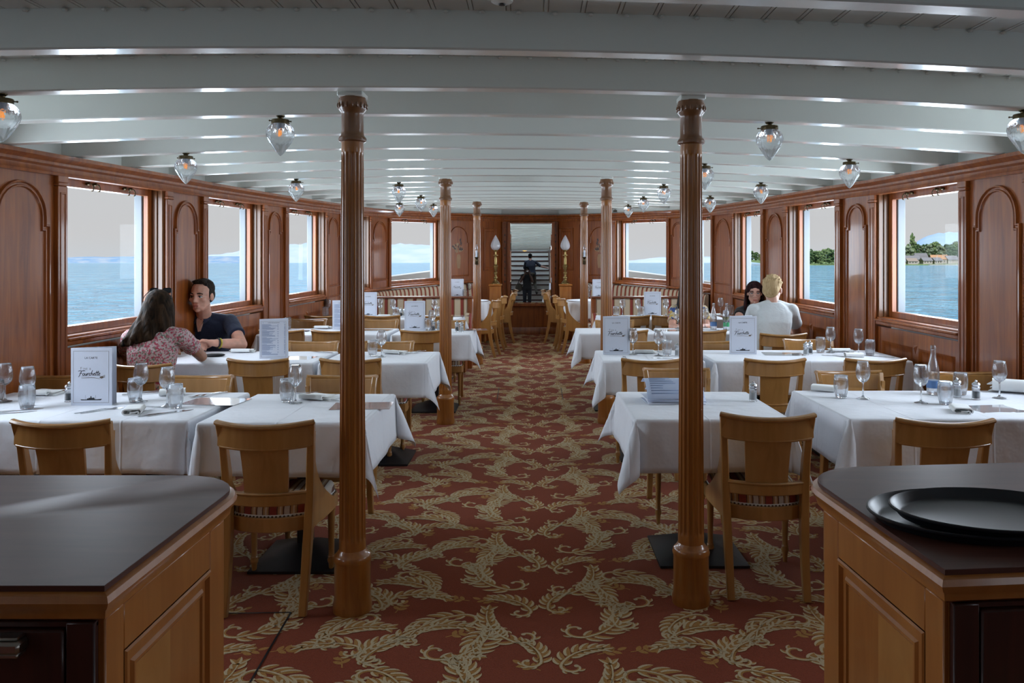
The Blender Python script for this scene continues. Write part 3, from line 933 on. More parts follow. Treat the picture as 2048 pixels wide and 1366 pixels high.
for px,w,hh,dd,rf,lab in ((1796,11,6,20,0,'small grey-roofed house at the left end of the village'),(1817,17,8,45,0,'wide brown-roofed house behind the others, left of the village centre'),
        (1833,13,7,14,0,'gabled house nearest the water with a pale end wall'),(1852,20,10,40,0,'large brown-roofed house in the village centre'),(1878,17,13,48,0,'tall grey-roofed house right of the village centre'),
        (1905,20,11,34,1,'orange-roofed house at the right end of the village'),(1930,18,10,34,0,'brown-roofed house beyond the right window edge'),
        (1806,12,6.5,8,0,'dark-gabled boathouse at the water left of the pale gable'),(1843,11,7,26,0,'small brown house between the two large brown roofs'),(1866,13,8,18,0,'low grey house in front of the tall grey roof'),(1890,12,8,22,0,'low house behind the moored masts')):
    X=(px-1065)/1600*D0; t=thing('village_house',lab,'house',(X,D0+dd,WZ+1.2+dd*.03),R(rt.uniform(-20,20)))
    mb=MB(); mb.box(-w/2,w/2,-4,4,-2,hh*.55); mb.prism([(-4,hh*.55),(4,hh*.55),(0,hh)],0,-w/2,w/2); mb.build('walls',M['wallp'],t)
    mb=MB()
    for s in (1,-1):
        mb.add([(-w/2-.6,s*4.8,hh*.5),(w/2+.6,s*4.8,hh*.5),(w/2+.6,0,hh+.2),(-w/2-.6,0,hh+.2),(-w/2-.6,s*4.8,hh*.5-.35),(w/2+.6,s*4.8,hh*.5-.35),(w/2+.6,0,hh-.15),(-w/2-.6,0,hh-.15)],[(0,1,2,3),(7,6,5,4),(0,4,5,1),(1,5,6,2),(2,6,7,3),(3,7,4,0)])
    mb.build('roof',M['roof2'] if rf else (M['roof'] if int(px)%2 else M['roof3']),t)
    mb=MB()
    for k in range(3): mb.box(-w*.35+k*w*.3,-w*.35+k*w*.3+1.1,-4.05,-3.9,hh*.18,hh*.18+1.6)
    mb.build('windows',M['dkwin'],t)
# jetty with moored sailing boats
X0=(1852-1065)/1600*D0; X1=(1925-1065)/1600*D0
t=thing('jetty','pale stone jetty in front of the village harbour','jetty',((X0+X1)/2,D0-8,WZ)); mb=MB(); mb.box(-(X1-X0)/2,(X1-X0)/2,-2,2,-1,1.1); mb.build('pier',M['wallp'],t)
M['hull']=mat('boat_hull',(.5,.5,.5),.5)
for i,px in enumerate((1870,1876,1882,1889,1896,1903,1910)):
    X=(px-1065)/1600*D0; t=thing('sailing_boat','white sailing boat moored by the village jetty with bare mast','boat',(X,D0-4+i%2*5,WZ),R(20*i),'moored boats')
    mb=MB(); mb.prism([(-3.5,0),(3.6,0),(4.4,1.2),(-3.6,1.2)],1,-1.1,1.1); mb.build('hull',M['hull'],t)
    mb=MB(); mb.tube([(0,0,1),(0,0,12+(i*5)%4)],.14,6); mb.build('mast',M['hull'],t)
# the bow bulwark of the steamer outside the end windows
mb=MB(); vs=[]; n=40
for i in range(n):
    t=-1+2*i/(n-1); x=XC+3.3*t; y=12.6+4.6*(1-abs(t)**2.2); z=1.14+.36*(1-abs(t)**1.6)
    for dn,zz in ((0,-.3),(0,z),(.06,z+.02),(.16,z),(.16,-.3)):
        vs.append((x*(1+dn*.2),y+dn,zz))
k=5
mb.add(vs,[(i*k+j,i*k+(j+1)%k,(i+1)*k+(j+1)%k,(i+1)*k+j) for i in range(n-1) for j in range(k)])
tag(mb.build('bulwark',M['cream_out']),'cream painted bow bulwark outside the two end windows','bulwark',kind='structure')
# ------------------------------------------------------------------ columns
def make_column():
    root=thing('fluted_column','','column')
    mb=MB()
    mb.lathe([(.083,0),(.084,.03),(.080,.045),(.078,.06),(.0775,.065),(.0775,.212),(.0805,.218),(.082,.228),(.079,.236),(.078,.242),(.074,.247),(.069,.250),(.062,.262),(.057,.27)],32)
    mb.build('base',M['honey'],root)
    mb=MB(); nf=16; prof=[]
    Z0,Z1=.262,2.05; nz=26
    def mod(a,z):
        if z<.31 or z>2.0: return 1
        e=min(1,(z-.31)/.012,(2.0-z)/.012)
        ph=(a*nf/(2*PI))%1.0; d=abs(ph-.5)*2
        g=max(0,1-(d/.74)**2)**.5 if d<.74 else 0
        return 1-.115*g*e
    zs=[.262,.3,.311,.323]+[.36+i*.163 for i in range(10)]+[1.985,1.998,2.001,2.05]
    mb.lathe([(.0575-.0100*(z-.262)/1.79,z) for z in zs],nf*10,(0,0,0),0,mod)
    mb.build('shaft',M['honey'],root,sharp=50)
    mb=MB()
    mb.lathe([(.050,2.045),(.059,2.05),(.0605,2.06),(.056,2.068),(.050,2.074),(.048,2.09),(.047,2.165),(.050,2.175),(.0585,2.185),(.0615,2.20),(.0615,2.222),(.058,2.228),(.056,2.24)],32)
    for i in range(18):
        a=2*PI*i/18; mb.ell((.060*math.cos(a),.060*math.sin(a),2.203),(.0072,.0072,.013),None,6,5)
    mb.build('capital',M['cap_wood'],root)
    mb=MB(); mb.cbox(-.055,.055,-.055,.055,2.238,2.262,.004); mb.build('cap_plate',M['paint'],root)
    return root
COL=[(705,1236,'near-left fluted column beside the two-person aisle table','l'),(1382,1220,'near-right fluted column in front of the stacked menus','r'),
     (891,850,'middle-left fluted column at the aisle, second from camera','l'),(1213,849,'middle-right fluted column behind the standing menu','r')]
proto=make_column(); first=True
colpos=[]
for px,py,lab,sd in COL:
    x,y=at(px,py,0); y+=.08; x=(px-1065)/1600*y
    colpos.append((x,y))
x5=(954-1065)/1600*10.95; x6=(1168-1065)/1600*11.05
colpos+= [(x5,10.95),(x6,11.05)]
labs=[c[2] for c in COL]+['far-left fluted column carrying a candle sconce, left of the mirror','far-right fluted column carrying a candle sconce, right of the mirror']
for (x,y),lab in zip(colpos,labs):
    o=proto if first else dup(proto)
    first=False
    o.location=(x,y,S(y)); o['label']=lab; o['group']='fluted columns along the aisle'
    # stretch under the cambered beam
    o.scale=(1,1,(zb(x,y)-S(y)+.004)/2.262)
# candle sconces on the far columns
def sconce(x,y,lab):
    t=thing('candle_sconce',lab,'wall lamp',(x,y-.052,S(y)+1.36))
    mb=MB(); mb.cbox(-.022,.022,-.016,.0,0,.17,.006); mb.lathe([(.006,.05),(.012,.06),(.028,.075),(.03,.085)],12,(0,-.045,.02)); mb.tube([(0,-.01,.05),(0,-.04,.05),(0,-.045,.09)],.007,8)
    mb.build('bracket',M['brass_dark'],t)
    mb=MB(); mb.lathe([(.013,.10),(.013,.19),(.010,.195)],12,(0,-.045,0)); mb.build('candle_tube',M['paper'],t)
    mb=MB(); mb.lathe([(.008,.193),(.017,.215),(.016,.235),(.007,.265),(.001,.285)],12,(0,-.045,0)); mb.build('bulb',M['crystal'],t)
sconce(*colpos[4],'candle sconce on the far-left column'); sconce(*colpos[5],'candle sconce on the far-right column')
# ------------------------------------------------------------------ chair
def make_chair():
    root=thing('dining_chair','','chair')
    W=M['beech']
    def rear(x,t=0): return -.262+.062*(x/.2)**2
    # seat rail: barrel-shaped loop
    def seat_loop(ins,n=10):
        pts=[]
        for i in range(n+1):
            x=-.185+.37*i/n; pts.append((x*(1-ins/.2),rear(x)+.03+ins))
        pts+=[(.212-ins,-.06),(.228-ins,.08),(.232-ins,.17),(.222-ins,.206-ins*.6),(.20-ins,.222-ins)]
        for i in range(1,6): pts.append((.20-ins-(.40-2*ins)*i/6,.222-ins+.016*math.sin(PI*i/6)))
        pts+=[(-.20+ins,.222-ins),(-.222+ins,.206-ins*.6),(-.232+ins,.17),(-.228+ins,.08),(-.212+ins,-.06)]
        return pts
    mb=MB()
    mb.sweep([(x,y,.378) for x,y in seat_loop(.012)],rrect(.024,.066,.004),closed=True)
    mb.build('seat_rail',W,root)
    # cushion
    mb=MB(); rings=[(.020,.405),(.016,.425),(.017,.445),(.026,.462),(.05,.472),(.10,.480)]
    vs=[];k=len(seat_loop(0))
    for ins,z in rings: vs+=[(x,y,z) for x,y in seat_loop(ins)]
    b=len(rings)
    fs=[(a*k+j,a*k+(j+1)%k,(a+1)*k+(j+1)%k,(a+1)*k+j) for a in range(b-1) for j in range(k)]
    vs.append((0,0,.484)); fs+=[((b-1)*k+j,(b-1)*k+(j+1)%k,len(vs)-1) for j in range(k)]
    mb.add(vs,fs); seat=mb.build('seat',M['stripe'],root,sharp=60)
    mb=MB(); P=seat_loop(.012); tot=0
    for a,bq in zip(P,P[1:]+P[:1]):
        d=math.dist(a,bq); n=max(1,round(d/.021))
        for i in range(n):
            t=i/n; c=(a[0]+(bq[0]-a[0])*t,a[1]+(bq[1]-a[1])*t,.4135)
            mb.ell(c,.0052,None,5,4)
    tag(mb.build('nail_trim',M['nail'],seat),'row of antique brass nail heads')
    mb=MB(); mb.sweep([(x,y,.4135) for x,y in seat_loop(.0155)],rrect(.004,.015,.001),closed=True); mb.build('braid',M['napkin'],seat)
    # rear uprights with sabre legs
    for s in (1,-1):
        mb=MB()
        path=[(.176,-.295,0),(.177,-.262,.12),(.180,-.232,.26),(.184,-.214,.38),(.188,-.205,.50),(.192,-.212,.62),(.198,-.232,.74),(.207,-.262,.845)]
        sz=[(.034,.034),(.036,.040),(.038,.048),(.038,.054),(.036,.054),(.034,.048),(.032,.038),(.030,.030)]
        mb.sweep([(s*x,y,z) for x,y,z in path],lambda i: rrect(sz[i][0],sz[i][1],.004),up=(0,1,0))
        mb.build('rear_upright',W,root)
        mb=MB(); front=[]
        for i in range(12):
            t=i/11; front.append((-.218+.285*t**2.6, .80-.385*t))
        poly=[(-.225,.36),(-.222,.60),(-.238,.72),(-.250,.80)]+front+[(.067,.37)]
        mb.prism(poly,0,0,1,fn=lambda y,z,w: (s*(.182+max(0,(y+.2))*.14+(.0 if w<.5 else .020)+max(0,z-.5)*.048),y,z))
        mb.build('side_wing',W,root)
        mb=MB()
        mb.cbox(s*.196-.020,s*.196+.020,.165,.205,.335,.40,.003)
        def fm(a,z):
            if z<.12 or z>.315: return 1
            return 1-.08*max(0,math.cos(a*8))
        mb.lathe([(.0001,0),(.011,.002),(.013,.03),(.015,.05),(.0195,.058),(.0205,.068),(.017,.078),(.0185,.084),(.0150,.09),(.0145,.12),(.0185,.30),(.0195,.318),(.022,.324),(.022,.336)],16,(s*.196,.185,0),0,fm)
        mb.build('front_leg',W,root)
    # curved back: top rail with rolled edge, splat, lower rail
    N=13
    def arc(hw,zf,y0,yd): return [(-hw+2*hw*i/(N-1), y0+yd*((2*i/(N-1)-1)**2), zf(2*i/(N-1)-1)) for i in range(N)]
    mb=MB()
    mb.sweep(arc(.209,lambda t:.785+.008*t*t,-.308,.055),rrect(.021,.098,.004))
    mb.sweep(arc(.219,lambda t:.838+.014*t*t,-.322,.058),[(.017*math.cos(2*PI*j/10),.0125*math.sin(2*PI*j/10)) for j in range(10)])
    mb.sweep(arc(.200,lambda t:.738+.007*t*t,-.307,.05),rrect(.026,.010,.003))
    mb.build('top_rail',W,root)
    mb=MB()
    nx=7; vs=[]
    for z,y0,hw in ((.515,-.262,.098),(.60,-.270,.101),(.68,-.285,.105),(.75,-.303,.109)):
        for side in (0,.014):
            for i in range(nx):
                t=2*i/(nx-1)-1; vs.append((hw*t,y0+.055*(hw*t/.2)**2+side,z))
    fs=[]
    for a in range(3):
        o=a*2*nx; o2=o+2*nx
        for i in range(nx-1):
            fs.append((o+i,o+i+1,o2+i+1,o2+i)); fs.append((o+nx+i,o2+nx+i,o2+nx+i+1,o+nx+i+1))
        fs.append((o,o2,o2+nx,o+nx)); fs.append((o+nx-1,o+2*nx-1,o2+2*nx-1,o2+nx-1))
    mb.add(vs,fs); mb.build('back_splat',W,root)
    mb=MB()
    mb.sweep(arc(.188,lambda t:.500,-.262,.052),rrect(.024,.050,.004))
    mb.sweep(arc(.188,lambda t:.529,-.264,.052),rrect(.030,.012,.004))
    mb.build('lower_rail',W,root)
    for c in [root]+list(root.children_recursive):
        if c.type=='MESH':
            for v in c.data.vertices: v.co.z*=.9645; v.co.x*=.945
    return root
chair0=make_chair(); used=[False]
def put_chair(x,y,rz,label,group):
    o=chair0 if not used[0] else dup(chair0)
    used[0]=True
    o.location=(x,y,S(y)); o.rotation_euler=(0,0,R(rz)); o['label']=label; o['group']=group
    return o
G_N='dining chairs on the near side of the tables, backs to the camera'; G_F='dining chairs on the far side of the tables, facing the camera'
def pc(px,py,ht=.845,back=-.315): # back top centre seen at px,py
    x,y=at(px,py,ht); return x,y
CH=[ # px, py of top of back, facing, rot extra, label
 (105,851,'n',2,'chair seen from behind at the near left window table, half hidden by the left cabinet'),
 (518,853,'n',2,'chair seen from behind at the near left aisle table, beside the near column'),
 (1550,838,'n',-4,'chair seen from behind at the near right aisle table, beside the near column'),
 (1907,849,'n',-3,'chair seen from behind, standing beyond the right cabinet with the trays'),
 (104,752,'f',0,'chair facing us behind the near left table, partly behind the standing menu'),
 (402,752,'f',0,'chair facing us behind the near left table, right of its wine glasses'),
 (688,752,'f',0,'chair facing us across the near left aisle table, crossed by the near-left column'),
 (1350,738,'f',0,'chair facing us behind the stacked menus, crossed by the near-right column'),
 (1696,743,'f',3,'chair facing us behind the near right table, left of its wine glass'),
 (1918,745,'f',0,'chair facing us behind the near right table, right of the water bottle'),
 (272,734,'n',0,'chair the woman in the floral blouse sits on'),
 (511,719,'n',0,'chair seen from behind, right of the floral woman, below the price-list menu'),
 (698,723,'n',0,'chair seen from behind at the second left aisle table, crossed by the near column'),
 (1306,723,'n',0,'chair seen from behind at the second right aisle table, below its wine glasses'),
 (1554,719,'n',0,'chair seen from behind at the second right window table, below its standing menu'),
 (1757,716,'n',0,'chair seen from behind nearest the window at the second right table'),
 (446,690,'f',4,'chair the man in the navy polo sits on'),
 (630,683,'f',0,'chair facing us at the second left table, right of the price-list menu'),
 (780,683,'f',0,'chair facing us at the second left aisle table, right of the near-left column'),
 (1278,681,'f',0,'chair facing us at the second right aisle table, left of the near-right column'),
 (1412,680,'f',0,'chair facing us just right of the near-right column, second right table'),
 (1612,679,'f',0,'chair facing us behind the second right table, below the fair-haired man'),
 (560,662,'n',0,'chair seen from behind at the third left table, right of the navy polo man'),
 (665,662,'n',0,'chair seen from behind at the third left table, touching the near-left column'),
 (844,663,'n',0,'chair seen from behind at the third left aisle table, below its standing menu'),
 (1252,667,'n',0,'chair seen from behind at the third right aisle table, behind the second menu'),
 (1410,666,'n',0,'chair seen from behind at the third right table, crossed by the near-right column'),
 (1570,666,'n',0,'chair the fair-haired man in the white shirt sits on'),
 (618,638,'f',0,'chair facing us at the third left table, left of the far price list'),
 (760,640,'f',0,'chair facing us at the third left table, right of the near-left column'),
 (893,641,'f',0,'chair facing us at the third left aisle table, behind the middle-left column'),
 (1228,641,'f',0,'chair facing us at the third right aisle table, behind the middle-right column'),
 (644,631,'n',0,'chair seen from behind at the fourth left table, left of the near-left column'),
 (762,631,'n',0,'chair seen from behind at the fourth left table, beside its standing menu'),
 (868,633,'n',0,'chair seen from behind at the fourth left table, by the middle-left column'),
 (1264,632,'n',0,'chair seen from behind at the fourth right table, left of its standing menu'),
 (1342,632,'n',0,'chair seen from behind at the fourth right table, beside the flowered top'),
]
CHP={}
for px,py,fc,rr,lab in CH:
    x,y=at(px,py,.815)
    for (lo_,hi_,yy) in (('n',(5.2,5.7),5.42),('n',(7.2,7.8),7.40),('n',(8.9,9.6),9.02),('f',(6.2,6.8),6.64)):
        if fc==lo_ and hi_[0]<y<hi_[1]: y=yy; x=(px-1065)/1600*y
    if (px,py) in ((446,690),(1570,666)):
        y={446:7.04,1570:7.10}[px]; x=(px-1065)/1600*y
    if fc=='n': cx_,cy_=x,y+.315; rz=rr
    else: cx_,cy_=x,y-.315; rz=180+rr
    put_chair(cx_,cy_,rz,lab,G_N if fc=='n' else G_F); CHP[(px,py)]=(cx_,cy_)
for x,y,rz,lab in ((-.80,11.75,80,'nearest of the three chairs turned to the left bow table'),(-.72,12.55,86,'middle of the three chairs turned to the left bow table'),(-.60,13.3,92,'farthest of the three chairs turned to the left bow table, beside the mirror'),
                   (.70,12.1,-80,'nearest of the three chairs turned to the right bow table'),(.64,12.65,-88,'middle of the three chairs turned to the right bow table'),(.50,13.35,-92,'farthest of the three chairs turned to the right bow table, beside the mirror')):
    put_chair(x,y,rz,lab,'chairs at the bow tables, backs to the aisle')
# ------------------------------------------------------------------ tables and cloths
TH=.765
def table(x0,x1,y0,y1,lab,clab,drop=.25,seed=0,gl=.03,gr=.03,slant=0.0):
    cx_,cy_=(x0+x1)/2,(y0+y1)/2; Lx,Ly=x1-x0,y1-y0; rnd=random.Random(seed)
    t=thing('pedestal_table',lab,'table',(cx_,cy_,S(cy_)),slant,'cloth-covered tables')
    mb=MB(); mb.cbox(-Lx/2+.006,Lx/2-.006,-Ly/2+.006,Ly/2-.006,TH-.035,TH-.004,.006); mb.build('table_top',M['mahog_dark'],t)
    for k,px in enumerate([0] if Lx<1.0 else [-Lx/2+.33,Lx/2-.33]):
        mb=MB(); mb.cbox(px-.035,px+.035,-.035,.035,.06,TH-.035,.005); mb.cbox(px-.2,px+.2,-.2,.2,TH-.05,TH-.035,.004); mb.build('pedestal',M['black'],t)
        mb=MB(); a=.22; b=.05
        mb.add([(px-a,-a,0),(px+a,-a,0),(px+a,a,0),(px-a,a,0),(px-a,-a,.012),(px+a,-a,.012),(px+a,a,.012),(px-a,a,.012),(px-b,-b,.085),(px+b,-b,.085),(px+b,b,.085),(px-b,b,.085)],
            [(3,2,1,0),(0,1,5,4),(1,2,6,5),(2,3,7,6),(3,0,4,7),(4,5,9,8),(5,6,10,9),(6,7,11,10),(7,4,8,11),(8,9,10,11)])
        mb.build('base_plate',M['black'],t)
    # the cloth
    o=drop; rr=.012
    hx,hy=Lx/2+.002,Ly/2+.002
    ph=[rnd.uniform(0,6) for _ in range(8)]
    def fall(d,flare):   # distance over the edge -> (outward, down)
        if d<rr*PI/2: return rr*math.sin(d/rr), rr*(1-math.cos(d/rr))
        e=d-rr*PI/2
        return rr+e*flare, rr+e*math.sqrt(max(.2,1-flare*flare))
    def cv(u,v):
        du=max(0,abs(u)-hx); dv=max(0,abs(v)-hy); su=1 if u>0 else -1; sv=1 if v>0 else -1
        x=max(-hx,min(hx,u)); y=max(-hy,min(hy,v)); z=TH
        if du==0 and dv==0: return (x,y,z+.0006*math.sin(u*13+ph[0])*math.sin(v*11+ph[1]))
        if dv==0:
            out,dn=fall(du,gl if su<0 else gr); k=min(1,du/.1)
            w=.008*math.sin(v*9+ph[2])*k+.004*math.sin(v*23+ph[3])*k
            return (x+su*(out+w*.6),y,z-dn)
        if du==0:
            out,dn=fall(dv,.05); k=min(1,dv/.1)
            w=.009*math.sin(u*7+ph[4])*k+.005*math.sin(u*19+ph[5])*k
            return (x,y+sv*(out+w),z-dn)
        r=math.hypot(du,dv); th=math.atan2(dv,du)
        fl=(gl if su<0 else gr)*math.cos(th)**2+.05*math.sin(th)**2
        q=math.sin(2*th)**2
        room=.38 if (gl if su<0 else gr)>.02 else .12
        out,dn=fall(r,fl*(1-q)+(room+.05*math.sin(ph[6]+su+2*sv))*q)
        # one deep fold either side of the corner
        fold=.022*math.sin(4*th)*min(1,r/.12)*(1 if su*sv>0 else -1)
        a=th
        return (x+su*(out*math.cos(a)+fold*math.sin(a)), y+sv*(out*math.sin(a)-fold*math.cos(a)), z-dn)
    def axis(h,n):
        c=[-h-o+o*i/9 for i in range(9)]+[-h+2*h*i/n for i in range(n+1)]+[h+o*(i+1)/9 for i in range(9)]
        ex=[h+rr*.4,h+rr*.9,h+rr*1.5]
        c+=ex+[-e for e in ex]
        return sorted(c)
    U=axis(hx,max(10,int(Lx/.06))); V=axis(hy,12)
    mb=MB(); mb.add([cv(u,v) for v in V for u in U],[(j*len(U)+i,j*len(U)+i+1,(j+1)*len(U)+i+1,(j+1)*len(U)+i) for j in range(len(V)-1) for i in range(len(U)-1)])
    c=mb.build('tablecloth',M['linen'],None,(cx_,cy_,S(cy_)),slant,sharp=180,recalc=False)
    sd=c.modifiers.new('thickness','SOLIDIFY'); sd.thickness=.0016; sd.offset=1
    tag(c,clab,'tablecloth','white tablecloths')
    return t
TS=[ # x0,x1,y0,y1,label,cloth label
 (-2.93,-1.615,3.73,4.52,'near left four-seat table under the nearest large menu','white cloth on the near left four-seat table, under the nearest standing menu'),
 (-1.53,-.78,3.68,4.47,'near left aisle table beside the near-left column','white cloth on the near left aisle table, behind the near-left column'),
 (.49,1.205,3.75,4.54,'near right aisle table with the stacked menus','white cloth on the near right aisle table, under the stacked menus'),
 (1.50,2.88,3.77,4.58,'near right four-seat table with the water bottle','white cloth on the near right four-seat table, under the clear water bottle'),
 (-2.80,-1.575,5.70,6.42,'second left table where the couple sits','white cloth on the table between the floral woman and the navy polo man'),
 (-1.505,-.755,5.68,6.40,'second left aisle table with one wine glass','white cloth on the second left aisle table, under the lone wine glass'),
 (.52,1.235,5.80,6.48,'second right aisle table with a standing menu','white cloth on the second right aisle table, under its standing menu'),
 (1.33,2.74,5.80,6.50,'second right table with a menu and place settings','white cloth on the second right table, under four place settings by the window'),
 (-2.62,-1.40,7.62,8.30,'third left table below the third left window','white cloth on the third left table, left of the near-left column'),
 (-1.33,-.60,7.60,8.28,'third left aisle table beside the middle-left column','white cloth on the third left aisle table, under the middle-left column menu'),
 (.46,1.20,7.70,8.34,'third right aisle table behind the middle-right column','white cloth on the third right aisle table, behind the second right menu'),
 (1.28,2.46,7.70,8.34,'third right table in front of the long-haired woman','white cloth on the third right table, between the fair-haired man and the woman in glasses'),
 (-2.35,-.86,9.25,9.92,'fourth left table in front of the striped bench','white cloth on the fourth left table, in front of the left striped bench'),
 (.80,2.25,9.25,9.92,'fourth right table in front of the striped bench','white cloth on the fourth right table, in front of the right striped bench'),
]
for i,(x0,x1,y0,y1,lab,cl) in enumerate(TS):
    touchR = i in(0,4,8); touchL = i in(1,5,9)
    table(x0,x1,y0,y1,lab,cl,seed=i*3+1,gl=.012 if touchL else .05,gr=.012 if touchR else .05)
# round bow tables
def round_table(x,y,r,lab,cl,seed):
    t=thing('round_table',lab,'table',(x,y,S(y)),0,'round bow tables')
    mb=MB(); mb.lathe([(r-.01,TH-.03),(r-.01,TH-.004)],40); mb.build('table_top',M['mahog_dark'],t)
    mb=MB(); mb.lathe([(.04,.05),(.04,TH-.03)],14); mb.build('pedestal',M['black'],t)
    mb=MB(); mb.lathe([(.26,0),(.26,.012),(.06,.07)],28); mb.build('base_plate',M['black'],t)
    rnd=random.Random(seed); ph=rnd.uniform(0,6); n=72
    def g(u,v):
        a=2*PI*u
        if v<.5: q=v/.5*r; return (q*math.cos(a),q*math.sin(a),TH)
        d=(v-.5)/.5; w=d*(.030*math.sin(9*a+ph)+.012*math.sin(17*a))
        dr=.30+.05*math.cos(4*a+ph)
        q=r+.012*min(1,d*8)+w+.02*d
        return (q*math.cos(a),q*math.sin(a),TH-.006*min(1,d*8)-d*dr)
    mb=MB(); mb.grid(n,18,g,wrap=True); c=mb.build('tablecloth',M['linen'],None,(x,y,S(y)),0,sharp=180,recalc=True)
    sd=c.modifiers.new('thickness','SOLIDIFY'); sd.thickness=.0016
    tag(c,cl,'tablecloth','white tablecloths')
round_table(-1.10,12.45,.44,'round table in the left bow corner','white cloth on the round table in the left bow corner',3)
round_table(.95,12.5,.44,'round table in the right bow corner','white cloth on the round table in the right bow corner',5)
# ------------------------------------------------------------------ sideboards in the foreground
CH_=.92
def counter(org,ex,ey,W,D,lab,left):
    ox,oy=org
    def f(x,y,z): return (x*ex[0]+y*ey[0], x*ex[1]+y*ey[1], z)
    t=thing('sideboard_cabinet',lab,'cabinet',(ox,oy,S(oy)))
    rad=.19
    def outline(d):
        pts=[(d,d),(W-d,d),(W-d,D-d),(d+rad,D-d)]
        r=rad
        for i in range(1,8):
            a=PI/2*i/8; pts.append((d+r-r*math.sin(a),D-d-r+r*math.cos(a)))
        pts.append((d,D-d-rad))
        return pts
    def stack(mb,rings,mi=0):
        k=len(outline(0)); vs=[]
        for d,z in rings: vs+=[(x,y,z) for x,y in outline(d)]
        fs=[(a*k+j,a*k+(j+1)%k,(a+1)*k+(j+1)%k,(a+1)*k+j) for a in range(len(rings)-1) for j in range(k)]
        fs+=[tuple(range(k)),tuple((len(rings)-1)*k+j for j in range(k))]
        mb.add(vs,fs,mi)
    mb=MB(f); stack(mb,[(.010,CH_-.011),(.010,CH_-.001),(.011,CH_)]); tag(mb.build('worktop',M['counter'],t),'dark satin laminate top with a black edge')
    mb=MB(f); stack(mb,[(.020,CH_-.068),(.008,CH_-.06),(.006,CH_-.045),(.0,CH_-.038),(-.004,CH_-.028),(.0,CH_-.016),(.008,CH_-.011)]); mb.build('edge_moulding',M['cherry'],t)
    mb=MB(f); stack(mb,[(.030,.0),(.030,.60),(.030,CH_-.068)]); mb.build('carcass',M['cherry'],t)
    # framed side towards the aisle
    g=lambda u,n,z: f(.030-n,u,z)
    mb=MB(g)
    y0,y1=.032,D-rad-.02
    mb.cbox(y0,y0+.07,-.002,.010,0,CH_-.07,.003); mb.cbox(y1-.06,y1+.03,-.002,.010,0,CH_-.07,.003)
    mb.cbox(y0+.069,y1-.059,-.002,.0095,CH_-.165,CH_-.07,.003); mb.cbox(y0+.069,y1-.059,-.002,.0095,0,.12,.003)
    mb.build('side_frame',M['cherry'],t)
    mb=MB(g); moulding(mb,rect(y0+.07,y1-.06,.12,CH_-.165),[(0,.010),(.004,.014),(.012,.014),(.018,.004),(.034,.004),(.040,.010),(.046,.010),(.05,.004)]); mb.build('panel_moulding',M['cherry'],t)
    a0,a1,z0,z1=y0+.122,y1-.112,.172,CH_-.217; am=(a0+a1)/2; zm=(z0+z1)/2
    for nm,mm,q in (('veneer_panel','cherry2',[[(am,z0),(a1,z0),(a1,zm-.05),(am,zm+.05)],[(a0,zm-.05),(am,zm+.05),(am,z1),(a0,z1)]]),('veneer_panel','cherry',[[(a0,z0),(am,z0),(am,zm+.05),(a0,zm-.05)],[(am,zm+.05),(a1,zm-.05),(a1,z1),(am,z1)]])):
        mb=MB(g)
        for poly in q: mb.add([(u,.0055,z) for u,z in poly]+[(u,.003,z) for u,z in poly],[(0,1,2,3),(7,6,5,4),(0,4,5,1),(1,5,6,2),(2,6,7,3),(3,7,4,0)])
        mb.build(nm,M[mm],t)
    # stepped bracket at the rounded rear corner
    mb=MB(f)
    for z0_,z1_,d in ((.70,CH_-.07,.022),(.655,.70,.030)):
        k=[(d+rad-rad*math.sin(PI/2*i/8),D-d-rad+rad*math.cos(PI/2*i/8)) for i in range(9)]
        n=len(k); inn=[(x+.03,y-.03) for x,y in k]
        vs=[(x,y,z) for z in (z0_,z1_) for x,y in k+inn[::-1]]; m=2*n
        mb.add(vs,[tuple(range(m)),tuple(range(m,2*m))]+[(i,(i+1)%m,m+(i+1)%m,m+i) for i in range(m)])
    mb.build('corner_bracket',M['cherry'],t)
    # dark front facing the camera
    mb=MB(f); mb.cbox(.031,.085,.014,.03,0,CH_-.07,.003); mb.cbox(.031,W-.03,.020,.03,CH_-.082,CH_-.07,.002); mb.build('front_frame',M['mahog_dark'],t)
    if left:
        mb=MB(f); mb.cbox(.088,.62,.012,.03,CH_-.285,CH_-.084,.004); dr=mb.build('drawer',M['mahog_dark'],t)
        mb=MB(f)
        mb.cbox(.155,.335,-.016,.012,CH_-.124,CH_-.114,.003); mb.cbox(.150,.34,-.022,.012,CH_-.114,CH_-.092,.005); mb.cbox(.155,.335,-.016,.012,CH_-.092,CH_-.086,.003)
        tag(mb.build('handle',M['steel_handle'],dr),'brushed nickel bar handle')
        mb=MB(f); mb.cbox(.088,.62,.012,.03,.05,CH_-.29,.004); mb.build('door',M['mahog_dark'],t)
    else:
        mb=MB(f); mb.cbox(.088,.62,.012,.03,.05,CH_-.084,.004); mb.build('door',M['mahog_dark'],t)
    return t
o_=at(214,1176,CH_)
counter(o_,(-1,0),(.0,1),1.15,.79,'dark-topped sideboard cabinet at the lower left with a nickel drawer handle',True)
o_=at(1886,1144,CH_)
a_=R(5.5)
counter(o_,(math.cos(a_),math.sin(a_)),(-.045,.999),1.15,.79,'dark-topped sideboard cabinet at the lower right carrying the black trays',False)
def tray(px,py,z,rx,ry,rot,lab):
    x,y=at(px,py,CH_+z)
    t=thing('serving_tray',lab,'tray',(x,y,CH_+S(y)+z),R(rot),'black serving trays')
    mb=MB(); mb.lathe([(.0001,0),(.86,0),(.90,.003),(.955,.020),(.985,.0235),(1.0,.022),(1.0,.019),(.97,.016),(.93,.0),(.0001,-.0) ][:7]+[(.995,.017),(.96,.014),(.91,-.0),(.0001,-.0002)],56,sx=rx,sy=ry)
    mb.build('tray_body',M['tray'],t)
    return t
